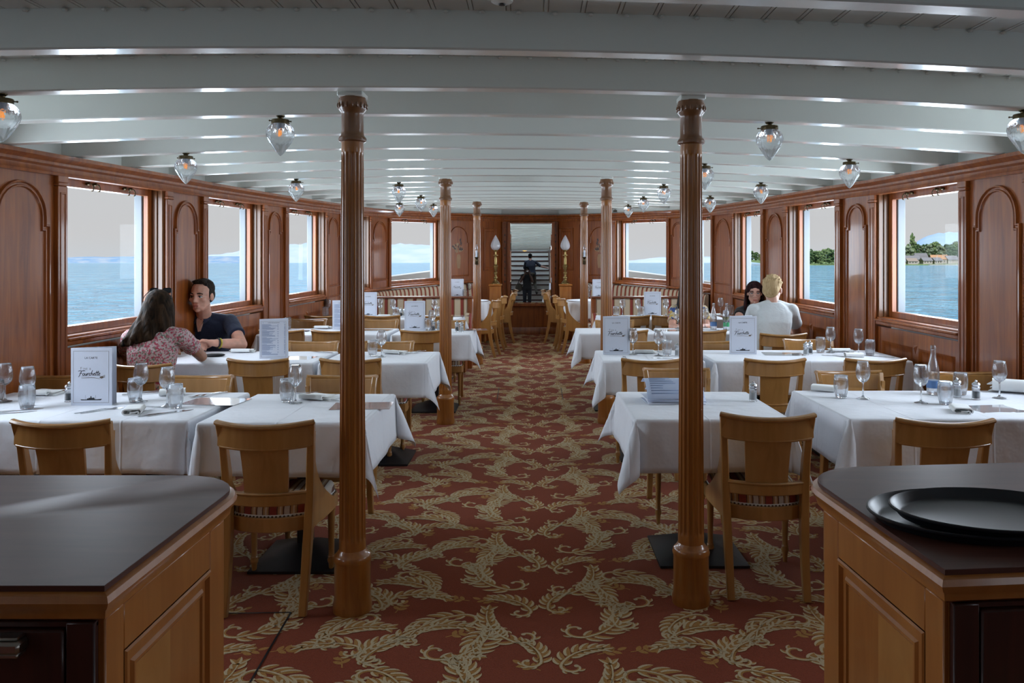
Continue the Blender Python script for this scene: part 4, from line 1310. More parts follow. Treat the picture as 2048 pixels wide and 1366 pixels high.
tray(1952,1041,.0005,.245,.185,4,'larger oval black tray lying on the right sideboard, underneath')
tray(1985,1035,.0165,.225,.165,0,'smaller oval black tray stacked on the larger one')
# ------------------------------------------------------------------ mirror on the bow wall
mx0,mx1,mz0,mz1=-.405,.352,.782,2.232
mc=((mx0+mx1)/2,14.405,(mz0+mz1)/2)
mir=thing('wall_mirror','tall mirror on the end wall of the aisle','mirror',mc)
mir.rotation_euler=Vector((.0046,-1,.010)).to_track_quat('Y','Z').to_euler()
# local +Y looks back down the aisle
w,h=(mx1-mx0)/2,(mz1-mz0)/2
mb=MB(); b=.022
mb.add([(-w,0.0,-h),(w,0.0,-h),(w,0.0,h),(-w,0.0,h),(-w+b,.005,-h+b),(w-b,.005,-h+b),(w-b,.005,h-b),(-w+b,.005,h-b),(-w,-.01,-h),(w,-.01,-h),(w,-.01,h),(-w,-.01,h)],
       [(0,1,5,4),(1,2,6,5),(2,3,7,6),(3,0,4,7),(4,5,6,7),(8,9,1,0),(9,10,2,1),(10,11,3,2),(11,8,0,3),(11,10,9,8)])
mb.build('mirror_glass',M['mirror'],mir,sharp=1)
mb=MB()
for a,bq,c,d in ((-w-.05,-w+.002,-h-.05,h+.02),(w-.002,w+.05,-h-.05,h+.02),(-w,w,-h-.05,-h+.002),(-w,w,h-.002,h+.02)):
    mb.cbox(a,bq,-.02,.010,c,d,.004)
mb.build('mirror_frame',M['mahog'],mir)
# ------------------------------------------------------------------ flame lamps on pedestals
def flame_lamp(x,y,lp,ll):
    t=thing('pedestal',lp,'pedestal',(x,y,S(y)),0,'lamp pedestals')
    mb=MB(); mb.cbox(-.10,.10,-.10,.10,.08,.91,.006); mb.build('shaft',M['cherry'],t)
    mb=MB(); mb.cbox(-.115,.115,-.115,.115,.91,.945,.008); mb.build('top',M['cherry'],t)
    mb=MB(); mb.cbox(-.12,.12,-.12,.12,0,.08,.006); mb.build('plinth',M['cherry'],t)
    l=thing('flame_lamp',ll,'lamp',(x,y,S(y)+.945),0,'brass flame lamps')
    mb=MB(); mb.lathe([(.075,0),(.076,.012),(.062,.022),(.05,.04),(.03,.06),(.024,.085),(.036,.10),(.036,.115),(.022,.13),(.018,.15),(.034,.185),(.034,.20),(.02,.215),(.026,.24),(.044,.30),(.046,.315),(.03,.325),(.024,.34),(.026,.42),(.020,.47),(.016,.48),(.046,.49),(.046,.497),(.016,.505),(.014,.555),(.04,.57),(.044,.585),(.03,.59)],24)
    mb.build('stem',M['brass'],l)
    mb=MB()
    prof=[(.034,.585),(.058,.60),(.074,.63),(.078,.66),(.070,.70),(.052,.745),(.036,.78),(.022,.81),(.010,.83),(.0001,.845)]
    n=48; vs=[]
    for r,z in prof:
        for j in range(n):
            a=2*PI*j/n; tw=(z-.585)*5.0
            vs.append((r*(1+.10*abs(math.sin(4*a+tw)))*math.cos(a),r*(1+.10*abs(math.sin(4*a+tw)))*math.sin(a),z))
    mb.add(vs,[(i*n+j,i*n+(j+1)%n,(i+1)*n+(j+1)%n,(i+1)*n+j) for i in range(len(prof)-1) for j in range(n)])
    tag(mb.build('shade',M['frost'],l),'frosted flame-shaped glass shade')
flame_lamp(-.637,13.8,'wooden pedestal left of the mirror','brass lamp with flame shade left of the mirror')
flame_lamp(.565,13.8,'wooden pedestal right of the mirror','brass lamp with flame shade right of the mirror')
# ------------------------------------------------------------------ pendant lights
def make_pendant():
    root=thing('pendant_light','','ceiling light')
    mb=MB(); mb.lathe([(.022,0),(.022,-.004),(.014,-.010),(.013,-.014),(.017,-.018),(.042,-.020),(.044,-.024),(.044,-.040),(.041,-.042),(.036,-.036),(.0001,-.036)],24)
    for k in range(3):
        a=2*PI*k/3+2.6; mb.tube([(.042*math.cos(a),.042*math.sin(a),-.031),(.058*math.cos(a),.058*math.sin(a),-.031)],.0028,6)
        mb.ell((.058*math.cos(a),.058*math.sin(a),-.031),.0045,None,6,5)
    mb.build('collar',M['brass_dark'],root)
    mb=MB(); mb.lathe([(.014,-.036),(.014,-.068),(.011,-.072),(.0001,-.072)],12); mb.build('socket',M['paper'],root)
    mb=MB()
    def mod(a,z):
        if -.108<z<-.052: # diamond cuts
            q=(z+.108)/.056
            return 1-.085*abs(math.sin(7*a+q*PI*2))*abs(math.sin(7*a-q*PI*2))
        if z<=-.115: return 1-.10*abs(math.sin(6*a))*min(1,(-.115-z)/.03)*.9
        return 1
    prof=[(.037,-.038),(.046,-.044),(.058,-.054),(.0645,-.064),(.068,-.076),(.0695,-.088),(.068,-.100),(.0645,-.112),(.058,-.124),(.050,-.138),(.041,-.152),(.031,-.167),(.021,-.181),(.010,-.193),(.0005,-.200)]
    mb.lathe(prof,72,mod=mod)
    mb.build('glass_shade',M['crystal'],root,sharp=25)
    mb=MB()
    for dx in (-.006,.006): mb.tube([(dx,0,-.074),(dx*1.4,0,-.086),(dx,0,-.098)],.0034,6)
    mb.tube([(0,-.006,-.076),(0,-.008,-.088),(0,-.006,-.098)],.0034,6)
    tag(mb.build('filament',M['filament'],root),'glowing amber filament')
    return root
pend=make_pendant(); pf=True
PEND=[(-2.17,2),(2.21,2),(-1.25,3),(1.23,3),(-2.23,5),(2.17,5),(1.30,6),(-2.08,8),(2.10,8),(-1.29,9),(1.30,9),(2.05,11),(-1.34,12),(1.36,12),(-1.80,14),(-1.42,15),(1.40,15),(1.41,18)]
PL=['pendant light cut by the left picture edge, above the nearest left panel','pendant light cut by the right picture edge, above the nearest right panel',
 'large pendant light left of the near-left column','large pendant light right of the near-right column',
 'pendant light above the nearest left window','pendant light above the second right window',
 'pendant light just right of the near-right column, upper one',
 'pendant light above the third left panel, left of the near-left column','pendant light above the third right window',
 'upper of the pendant lights just right of the near-left column','pendant light midway between the two right columns',
 'pendant light just right of the near-right column, lower one',
 'pendant light left of the middle-left column, its right neighbour','largest of the four pendants right of the middle-right column',
 'pendant light above the left bow window',
 'pendant light touching the middle-left column','second of the four pendants right of the middle-right column',
 'smallest pendant, at the middle-right column\'s right edge']
for (x,k),lab in zip(PEND,PL):
    y=BEAMS[k+7]+TB*(x-XC)+.036
    o=pend if pf else dup(pend); pf=False
    o.location=(x,y,zb(x,y)+.001); o.rotation_euler=(0,0,x*3+k); o['label']=lab; o['group']='cut-glass pendant lights under the beams'
# ------------------------------------------------------------------ striped seating in the bow
def bench(x0,x1,yb,lab):
    cx_=(x0+x1)/2; W=(x1-x0)/2
    t=thing('striped_bench',lab,'bench',(cx_,yb,S(yb)))
    mb=MB(); mb.cbox(-W+.05,W-.05,-.05,.03,.40,.925,.02); mb.build('backrest',M['stripe_bench'],t)
    mb=MB(); mb.cbox(-W+.05,W-.05,-.46,-.05,.34,.46,.03); mb.build('seat',M['stripe_bench'],t)
    mb=MB(); mb.cbox(-W+.05,W-.05,-.44,.05,.0,.34,.006); mb.build('plinth',M['mahog'],t)
    mb=MB(); mb.cbox(-W-.01,W+.01,-.075,.075,.925,.952,.008); tag(mb.build('cap_rail',M['rail_wood'],t),'varnished wooden cap rail')
    for s in (-1,1):
        mb=MB(); mb.cbox(s*(W-.025)-.03,s*(W-.025)+.03,-.06,.06,0,.925,.008)
        for k in range(14): mb.box(s*(W-.025)-.012,s*(W-.025)+.012,-.066,-.058,.48+k*.03,.495+k*.03)
        mb.build('end_post',M['mahog'],t)
        mb=MB(); arm=[(-.06,.46),(-.06,.72),(-.12,.74),(-.20,.73),(-.26,.69),(-.29,.62),(-.27,.55),(-.24,.46)]
        mb.prism(arm,0,s*W-.075 if s>0 else -W+.005,s*W-.005 if s>0 else -W+.075); mb.build('arm',M['stripe_bench'],t)
bench(-2.18,-.80,10.58,'high-backed striped bench left of the far-left column')
bench(.78,2.2,10.58,'high-backed striped bench right of the far-right column')
def banquette(path,side,lab):
    # smooth the wall line a little
    P=[Vector(p) for p in path]
    for _ in range(3):
        Q=[P[0]]
        for a,b_ in zip(P,P[1:]): Q+=[a*.75+b_*.25,a*.25+b_*.75]
        Q.append(P[-1]); P=Q
    n=len(P); run=[0]
    for i in range(1,n): run.append(run[-1]+(P[i]-P[i-1]).length)
    nr=[]
    for i in range(n):
        d=(P[min(i+1,n-1)]-P[max(i-1,0)]).normalized()
        nr.append(Vector((d.y,-d.x)) if side<0 else Vector((-d.y,d.x)))
    mid=(P[0]+P[-1])/2
    t=thing('curved_banquette',lab,'banquette',(mid.x,mid.y,S(mid.y)))
    def sweep_(name,prof,m):
        k=len(prof); vs=[];at_=[]
        for i in range(n):
            for a,z in prof:
                q=P[i]+nr[i]*a; vs.append((q.x-mid.x,q.y-mid.y,z+S(q.y)-S(mid.y))); at_.append(run[i])
        fs=[(i*k+j,i*k+(j+1)%k,(i+1)*k+(j+1)%k,(i+1)*k+j) for i in range(n-1) for j in range(k)]+[tuple(range(k)),tuple((n-1)*k+j for j in range(k))]
        mb=MB(); mb.add(vs,fs); o=mb.build(name,m,t,recalc=False)
        bm=bmesh.new(); bm.from_mesh(o.data); bmesh.ops.recalc_face_normals(bm,faces=bm.faces); bm.to_mesh(o.data); bm.free()
        A=o.data.attributes.new('run','FLOAT','POINT'); A.data.foreach_set('value',at_)
        return o
    sweep_('backrest',[(.16,.42),(.13,.62),(.10,.90),(.085,.945),(.06,.955),(.045,.94),(.045,.42)],M['stripe_run'])
    sweep_('seat',[(.05,.34),(.52,.34),(.54,.38),(.53,.43),(.48,.455),(.16,.455),(.05,.42)],M['stripe_run'])
    sweep_('plinth',[(.05,0),(.46,0),(.46,.34),(.05,.34)],M['mahog'])
    sweep_('ledge',[(.0,.975),(.11,.975),(.115,.985),(.11,1.0),(.0,1.0)],M['mahog'])
banquette([(-2.40,10.95),(-2.33,11.4),(-2.155,12.1),(-1.5,13.3),(-1.02,13.88)],-1,'curved striped banquette along the left bow windows')
banquette([(2.46,10.98),(2.33,11.85),(2.08,12.35),(1.42,13.5),(.98,13.95)],1,'curved striped banquette along the right bow windows')
# ------------------------------------------------------------------ things on the tables
def text_mb(mb,body,size,x,z,mi,n=-.002,shear=0.0,align='CENTER'):
    cu=bpy.data.curves.new('lettering','FONT'); cu.body=body; cu.size=size; cu.align_x=align; cu.shear=shear; cu.resolution_u=2
    o=bpy.data.objects.new('lettering',cu)
    me=o.to_mesh()
    mb.add([(x+v.co.x,n,z+v.co.y) for v in me.vertices],[tuple(p.vertices) for p in me.polygons],mi)
    o.to_mesh_clear(); bpy.data.objects.remove(o); bpy.data.curves.remove(cu)
def stroke2(mb,P,w,mi,n):
    L=[];Rr=[];k=len(P)
    for i in range(k):
        a=P[max(i-1,0)];b=P[min(i+1,k-1)];dx,dy=b[0]-a[0],b[1]-a[1];d=math.hypot(dx,dy) or 1
        ww=w*(.55+.45*math.sin(PI*(i+.5)/k))
        L.append((P[i][0]-dy/d*ww,n,P[i][1]+dx/d*ww));Rr.append((P[i][0]+dy/d*ww,n,P[i][1]-dx/d*ww))
    mb.add(L+Rr,[(i,i+1,k+i+1,k+i) for i in range(k-1)],mi)
def arcp(cx,cy,r,a0,a1,n=8,ry=None):
    return [(cx+r*math.cos(R(a0+(a1-a0)*i/n)),cy+(ry or r)*math.sin(R(a0+(a1-a0)*i/n))) for i in range(n+1)]
SCRIPT={ # brush-script letters, x-height = 1
 'F':(1.25,[[(-.75,1.75),(-.2,1.92),(.5,1.80),(1.7,2.0)],[(.55,1.85),(.35,1.0),(.1,0),(-.15,-.55)],[(.0,.85),(.5,.98),(.95,.95)]]),
 'o':(.85,[arcp(.38,.5,.34,60,430,12,.48)]),
 'u':(.95,[[(.1,1),(.08,.4),(.2,.05),(.45,.08),(.65,.45),(.72,1.0)],[(.72,1.0),(.68,.4),(.75,.08),(.95,.15)]]),
 'r':(.72,[[(.1,.95),(.12,.5),(.05,0)],[(.1,.55),(.3,.9),(.6,.98)]]),
 'c':(.75,[arcp(.42,.5,.36,50,310,9,.5)]),
 'h':(.95,[[(.3,2.1),(.15,1.2),(.05,0)],[(.1,.5),(.35,.95),(.6,.85),(.62,.4),(.7,.05),(.9,.12)]]),
 'e':(.78,[[(.1,.45),(.4,.55),(.66,.75),(.5,1.0),(.2,.8),(.1,.4),(.25,.05),(.5,.0),(.8,.2)]]),
 't':(.62,[[(.42,1.9),(.3,1.0),(.2,.25),(.32,.02),(.6,.15)],[(-.1,1.2),(.35,1.28),(.85,1.35)]]),
}
def logo(mb,cx,z,s,n):
    """Fine & / Fourchette over a fork swash"""
    text_mb(mb,'F',.021*s,cx-.046*s,z+.030*s,3,n,0); text_mb(mb,'INE  &',.0145*s,cx-.016*s,z+.030*s,3,n,0)
    x=cx-.056*s; k=.0130*s
    for ch in 'Fourchette':
        adv,strokes=SCRIPT[ch]
        for st in strokes: stroke2(mb,[(x+k*(px+.22*py),z+k*py) for px,py in st],.0016*s,1,n)
        x+=adv*k*.98
    mb.add([(cx-.062*s,n,z+.0235*s),(cx-.03*s,n,z+.026*s),(cx-.022*s,n,z+.0245*s),(cx-.035*s,n,z+.0225*s)],[(0,1,2,3)],1)
    stroke2(mb,[(cx-.045*s+.095*s*t,z-.012*s+.004*s*math.sin(-1.2+t*6.0)*t) for t in [i/12 for i in range(13)]],.0012*s,2,n)
    mb.add([(cx+.046*s,n,z-.010*s),(cx+.056*s,n,z-.016*s),(cx+.066*s,n,z-.012*s),(cx+.064*s,n,z-.003*s),(cx+.052*s,n,z-.004*s)],[(0,1,2,3,4)],2)
    for q in range(4): stroke2(mb,[(cx+.060*s,z-.013*s+q*.0028*s),(cx+.074*s,z-.008*s+q*.0036*s)],.0007*s,2,n)
    for a_,b_ in ((-.044,-.036),(-.034,-.028),(-.026,-.016),(-.014,-.006)): stroke2(mb,[(cx+a_*s,z-.0045*s),(cx+b_*s,z-.0045*s)],.0010*s,3,n)
def steamer(mb,cx,z,s,n):
    mb.add([(cx+a*s,n,z+b*s) for a,b in ((-.052,.004),(-.046,-.001),(.046,-.001),(.053,.006),(.03,.004),(-.03,.003))],[(0,1,2,3,4,5)],1)
    for a,b,c,d in ((-.02,.018,.003,.008),(-.012,.010,.008,.011),(-.003,.002,.008,.019),(.009,.016,.008,.012)):
        mb.add([(cx+a*s,n,z+c*s),(cx+b*s,n,z+c*s),(cx+b*s,n,z+d*s),(cx+a*s,n,z+d*s)],[(0,1,2,3)],1)
    for q in (-.027,.022): stroke2(mb,[(cx+q*s,z+.003*s),(cx+q*s,z+.024*s)],.0005*s,1,n)
def make_menu(kind,open_=24,lean=0):
    W,Hh=.208,.296; mb=MB()
    mats=[M['paper'],M['ink'],M['ink_brown'],M['ink_grey'],M['ink_blue']]
    mb.cbox(0,W,-.0012,.0012,0,Hh,.0004,0)
    a=R(open_)
    mb.xf=lambda x,y,z:(x*math.cos(a)-y*math.sin(a)*1, x*math.sin(a)+y*math.cos(a), z)
    mb.cbox(0,W,-.0012,.0012,0,Hh,.0004,0)
    # inner leaf
    a2=R(open_*.55)
    mb.xf=lambda x,y,z:(x*math.cos(a2)-y*math.sin(a2), x*math.sin(a2)+y*math.cos(a2), z)
    mb.cbox(.004,W-.004,-.0006,.0006,.002,Hh-.004,.0002,0)
    mb.xf=None; n=-.0018
    x0,x1,z0,z1=.012,W-.016,.014,Hh-.016; t=.0011
    for (p,q,r_,s_) in ((x0,x1,z0,z0+t),(x0,x1,z1-t,z1),(x0,x0+t,z0,z1),(x1-t,x1,z0,z1)):
        mb.add([(p,n,r_),(q,n,r_),(q,n,s_),(p,n,s_)],[(0,1,2,3)],2)
    cx=(x0+x1)/2
    if kind=='cover':
        text_mb(mb,'LA CARTE',.0145,cx,z1-.040,1,n)
        logo(mb,cx-.004,Hh*.52,1.0,n)
        steamer(mb,cx,z0+.014,1.05,n)
    else:
        rnd=random.Random(3)
        text_mb(mb,'CARTE DES BOISSONS',.0085,cx,z1-.014,1,n)
        for q in (x0+.014,x1-.014): stroke2(mb,[(q,z1-.016),(q,z1-.006)],.0012,4,n)
        z=z1-.026; k=0
        while z>z0+.012:
            k+=1
            if k%9==0: z-=.004
            ln=rnd.uniform(.05,.10) if k%9 else .035
            if rnd.random()<.12: ln=.115
            mb.add([(x0+.006,n,z),(x0+.006+ln,n,z),(x0+.006+ln,n,z+.0026),(x0+.006,n,z+.0026)],[(0,1,2,3)],4)
            if ln<.11:
                mb.add([(x1-.014,n,z),(x1-.006,n,z),(x1-.006,n,z+.0026),(x1-.014,n,z+.0026)],[(0,1,2,3)],4)
                if k%3: mb.add([(x1-.062,n,z),(x1-.055,n,z),(x1-.055,n,z+.0026),(x1-.062,n,z+.0026)],[(0,1,2,3)],4)
            z-=.0052
    return mb.build('standing_menu',mats,recalc=False)
def lathe_shell(mb,outer,inner,seg,mi=0):
    mb.lathe(outer+inner[::-1],seg,mi=mi)
def make_wineglass():
    root=thing('wine_glass','','glass')
    mb=MB(); mb.lathe([(.0001,0),(.033,.0005),(.034,.002),(.020,.006),(.008,.010),(.0042,.018),(.0036,.05),(.0038,.080),(.006,.088),(.0001,.09)],20); mb.build('stem',M['glass_base'],root,sharp=60)
    mb=MB(); mb.lathe([(.004,.086),(.018,.093),(.030,.107),(.0365,.126),(.0375,.142),(.0355,.162),(.0315,.185),(.0285,.200),(.0280,.2005),(.0275,.1995),(.0306,.184),(.0345,.162),(.0365,.142),(.0355,.127),(.029,.109),(.016,.0955),(.0001,.091)],24); mb.build('bowl',M['glass'],root,sharp=60)
    mb=MB(); mb.lathe([(.0275,.1995),(.0290,.2000),(.0285,.2015),(.0275,.2010),(.0275,.1995)],24); mb.build('rim',M['glass_base'],root,sharp=60)
    return root
def make_tumbler():
    root=thing('tumbler','','glass')
    mb=MB(); mb.lathe([(.030,.010),(.036,.040),(.0385,.068),(.0375,.095),(.0345,.120),(.0335,.1205),(.0332,.1195),(.036,.095),(.037,.068),(.0345,.041),(.028,.017),(.0001,.014)],24); mb.build('wall',M['glass'],root,sharp=60)
    mb=MB(); mb.lathe([(.0001,0),(.026,0),(.029,.003),(.0305,.011),(.026,.015),(.0001,.013)],24); mb.build('base',M['glass_base'],root,sharp=60)
    mb=MB(); mb.lathe([(.0330,.1195),(.0348,.120),(.0342,.1218),(.0332,.1212),(.0330,.1195)],24); mb.build('rim',M['glass_base'],root,sharp=60)
    return root
def sweep_blade(mb,path,secs):
    mb.sweep(path,lambda i:secs[i],up=(0,0,1))
def make_fork():
    mb=MB(); r=lambda w,t:rrect(w,t,min(w,t)*.3)
    mb.sweep([(0,-.10,.003),(0,-.05,.004),(0,.0,.005),(0,.035,.007),(0,.05,.006),(0,.062,.003)],lambda i:[r(.013,.003),r(.008,.003),r(.005,.003),r(.006,.003),r(.018,.002),r(.022,.002)][i])
    for k in range(4):
        x=-.0093+k*.0062
        mb.sweep([(x,.060,.003),(x*.98,.08,.0015),(x*.96,.102,.004)],lambda i:[r(.0035,.002),r(.003,.002),r(.0016,.0015)][i])
    return mb.build('fork',M['steel'])
def make_knife():
    mb=MB(); r=lambda w,t:rrect(w,t,min(w,t)*.3)
    mb.sweep([(0,-.11,.004),(0,-.06,.0045),(0,-.005,.0045),(0,.005,.004),(.002,.05,.003),(.002,.09,.003),(-.004,.12,.003)],lambda i:[r(.015,.006),r(.013,.006),r(.010,.006),r(.012,.003),r(.019,.002),r(.018,.002),r(.004,.0015)][i])
    return mb.build('knife',M['steel'])
def make_spoon():
    mb=MB(); r=lambda w,t:rrect(w,t,min(w,t)*.3)
    mb.sweep([(0,-.09,.003),(0,-.04,.005),(0,.03,.006),(0,.042,.005),(0,.055,.004),(0,.07,.003),(0,.085,.004),(0,.092,.006)],lambda i:[r(.012,.003),r(.006,.003),r(.005,.003),r(.012,.003),r(.026,.003),r(.032,.003),r(.024,.003),r(.006,.002)][i])
    return mb.build('spoon',M['steel'])
def loops(P,t):
    n=len(P);L=[];Rr=[]
    for i in range(n):
        a=P[max(i-1,0)];b=P[min(i+1,n-1)];dx,dy=b[0]-a[0],b[1]-a[1];d=math.hypot(dx,dy) or 1
        L.append((P[i][0]-dy/d*t,P[i][1]+dx/d*t));Rr.append((P[i][0]+dy/d*t,P[i][1]-dx/d*t))
    return L+Rr[::-1]
def make_napkin_roll():
    mb=MB()
    P=[(-.010,.012),(.012,.013)]+arcp(.022,.010,.007,90,-90,6)+[(0,.005)]+arcp(-.028,.0095,.0055,270,150,5)[0:1]+[(-.030,.004)]+arcp(-.030,.016,.012,270,90,7)+[(-.01,.029),(.02,.0285)]+arcp(.030,.017,.0115,90,-60,7)
    pts=loops(P,.0030)
    nn=5
    for q in range(2):
        m2=MB(); m2.prism(pts,1,-.065,.065); 
        mb=m2
    return mb.build('rolled_napkin',M['napkin'],sharp=50)
def make_napkin_fold():
    mb=MB()
    for k,(z,dx) in enumerate(((.002,0),(.008,.006),(.014,-.004))):
        mb.grid(9,7,lambda u,v: ((u-.5)*.19*(1-.25*v)+dx,(v-.5)*.12,z+.006*math.sin(PI*u)*(1-.4*v)+.003*math.sin(5*u+k)))
    # rolled front lip
    pts=loops([(-.05+.0,.012),(-.06,.010)]+arcp(-.064,.016,.010,240,60,8)+[(-.04,.024)],.0025)
    mb.prism(pts,0,-.08,.06,fn=lambda a,b,w:(w,a,b))
    o=mb.build('folded_napkin',M['napkin'],recalc=False,sharp=60)
    sd=o.modifiers.new('thickness','SOLIDIFY'); sd.thickness=.002
    return o
def make_mill(kind):
    if 'acrylic' not in M: M['acrylic']=solid_glass('clear_acrylic',.35,1.45,body=.05)
    root=thing('pepper_mill' if kind=='p' else 'salt_mill','','mill')
    mb=MB(); mb.lathe([(.0001,0),(.021,0),(.022,.002),(.021,.006),(.0195,.058),(.019,.062),(.0175,.060),(.018,.008),(.0001,.007)],18); mb.build('body',M['acrylic'],root)
    mb=MB(); mb.lathe([(.0001,.008),(.0155,.008),(.015,.044),(.0001,.046)],14); mb.build('spice',M['black'] if kind=='p' else M['napkin'],root)
    mb=MB()
    mb.lathe([(.0195,.061),(.021,.063),(.021,.068),(.017,.071),(.019,.076),(.0215,.082),(.0195,.088),(.012,.093),(.006,.096),(.0065,.100),(.004,.104),(.0001,.105)],20,mod=lambda a,z:1+(.05*math.cos(8*a) if .072<z<.092 else 0)); mb.build('cap',M['steel'],root)
    return root
def make_bottle(lab,gcol='glass',label='lab_blue'):
    root=thing('water_bottle',lab,'bottle')
    mb=MB(); mb.lathe([(.0001,.004),(.028,.0),(.032,.004),(.0335,.02),(.0335,.115),(.031,.14),(.023,.175),(.0165,.205),(.0135,.235),(.0135,.247),(.0155,.248),(.0155,.257),(.0135,.258),(.0135,.270),(.0122,.271),(.0118,.258),(.0118,.235),(.015,.204),(.0215,.174),(.0295,.139),(.032,.114),(.032,.02),(.028,.008),(.0001,.008)],24); mb.build('glass_body',M[gcol],root,sharp=60)
    mb=MB(); mb.lathe([(.0338,.036),(.0338,.078)],24); 
    o=mb.build('paper_label',M[label],root,recalc=False)
    return root
M['lab_blue']=mat('bottle_label_blue',(.10,.20,.42),.5)
M['lab_green']=mat('bottle_label_green',(.05,.32,.14),.5)
M['wine']=mat('white_wine',(.75,.62,.12),.1,trans=.6)
def make_card():
    mb=MB(); mb.cbox(-.15,.15,-.105,.105,0,.0016,.0006); return mb.build('table_card',M['plastic_sleeve'])
protos={}
def proto_of(k):
    if k in protos: return protos[k],False
    mk={'W':make_wineglass,'T':make_tumbler,'F':make_fork,'K':make_knife,'S':make_spoon,'R':make_napkin_roll,'N':make_napkin_fold,'P':lambda:make_mill('p'),'Q':lambda:make_mill('s'),'C':make_card,
        'M':lambda:make_menu('cover'),'L':lambda:make_menu('list')}[k]
    protos[k]=mk(); return protos[k],True
CAT={'W':('glass','wine glasses'),'T':('glass','water tumblers'),'F':('fork','forks'),'K':('knife','knives'),'S':('spoon','spoons'),'R':('napkin','rolled napkins'),'N':('napkin','folded napkins'),
     'P':('pepper mill','pepper mills'),'Q':('salt mill','salt mills'),'C':('card','glossy table cards'),'M':('menu','standing menus'),'L':('menu','standing price lists')}
def item(k,px,py,rz,lab,scale=None):
    x,y=at(px,py,TH+.002)
    o,new=proto_of(k)
    if not new: o=dup(o)
    o.location=(x,y,S(y)+TH+.0015); o.rotation_euler=(0,0,R(rz))
    tag(o,lab,CAT[k][0],CAT[k][1])
    if scale: o.scale=scale
    return o
A_='near left window table'
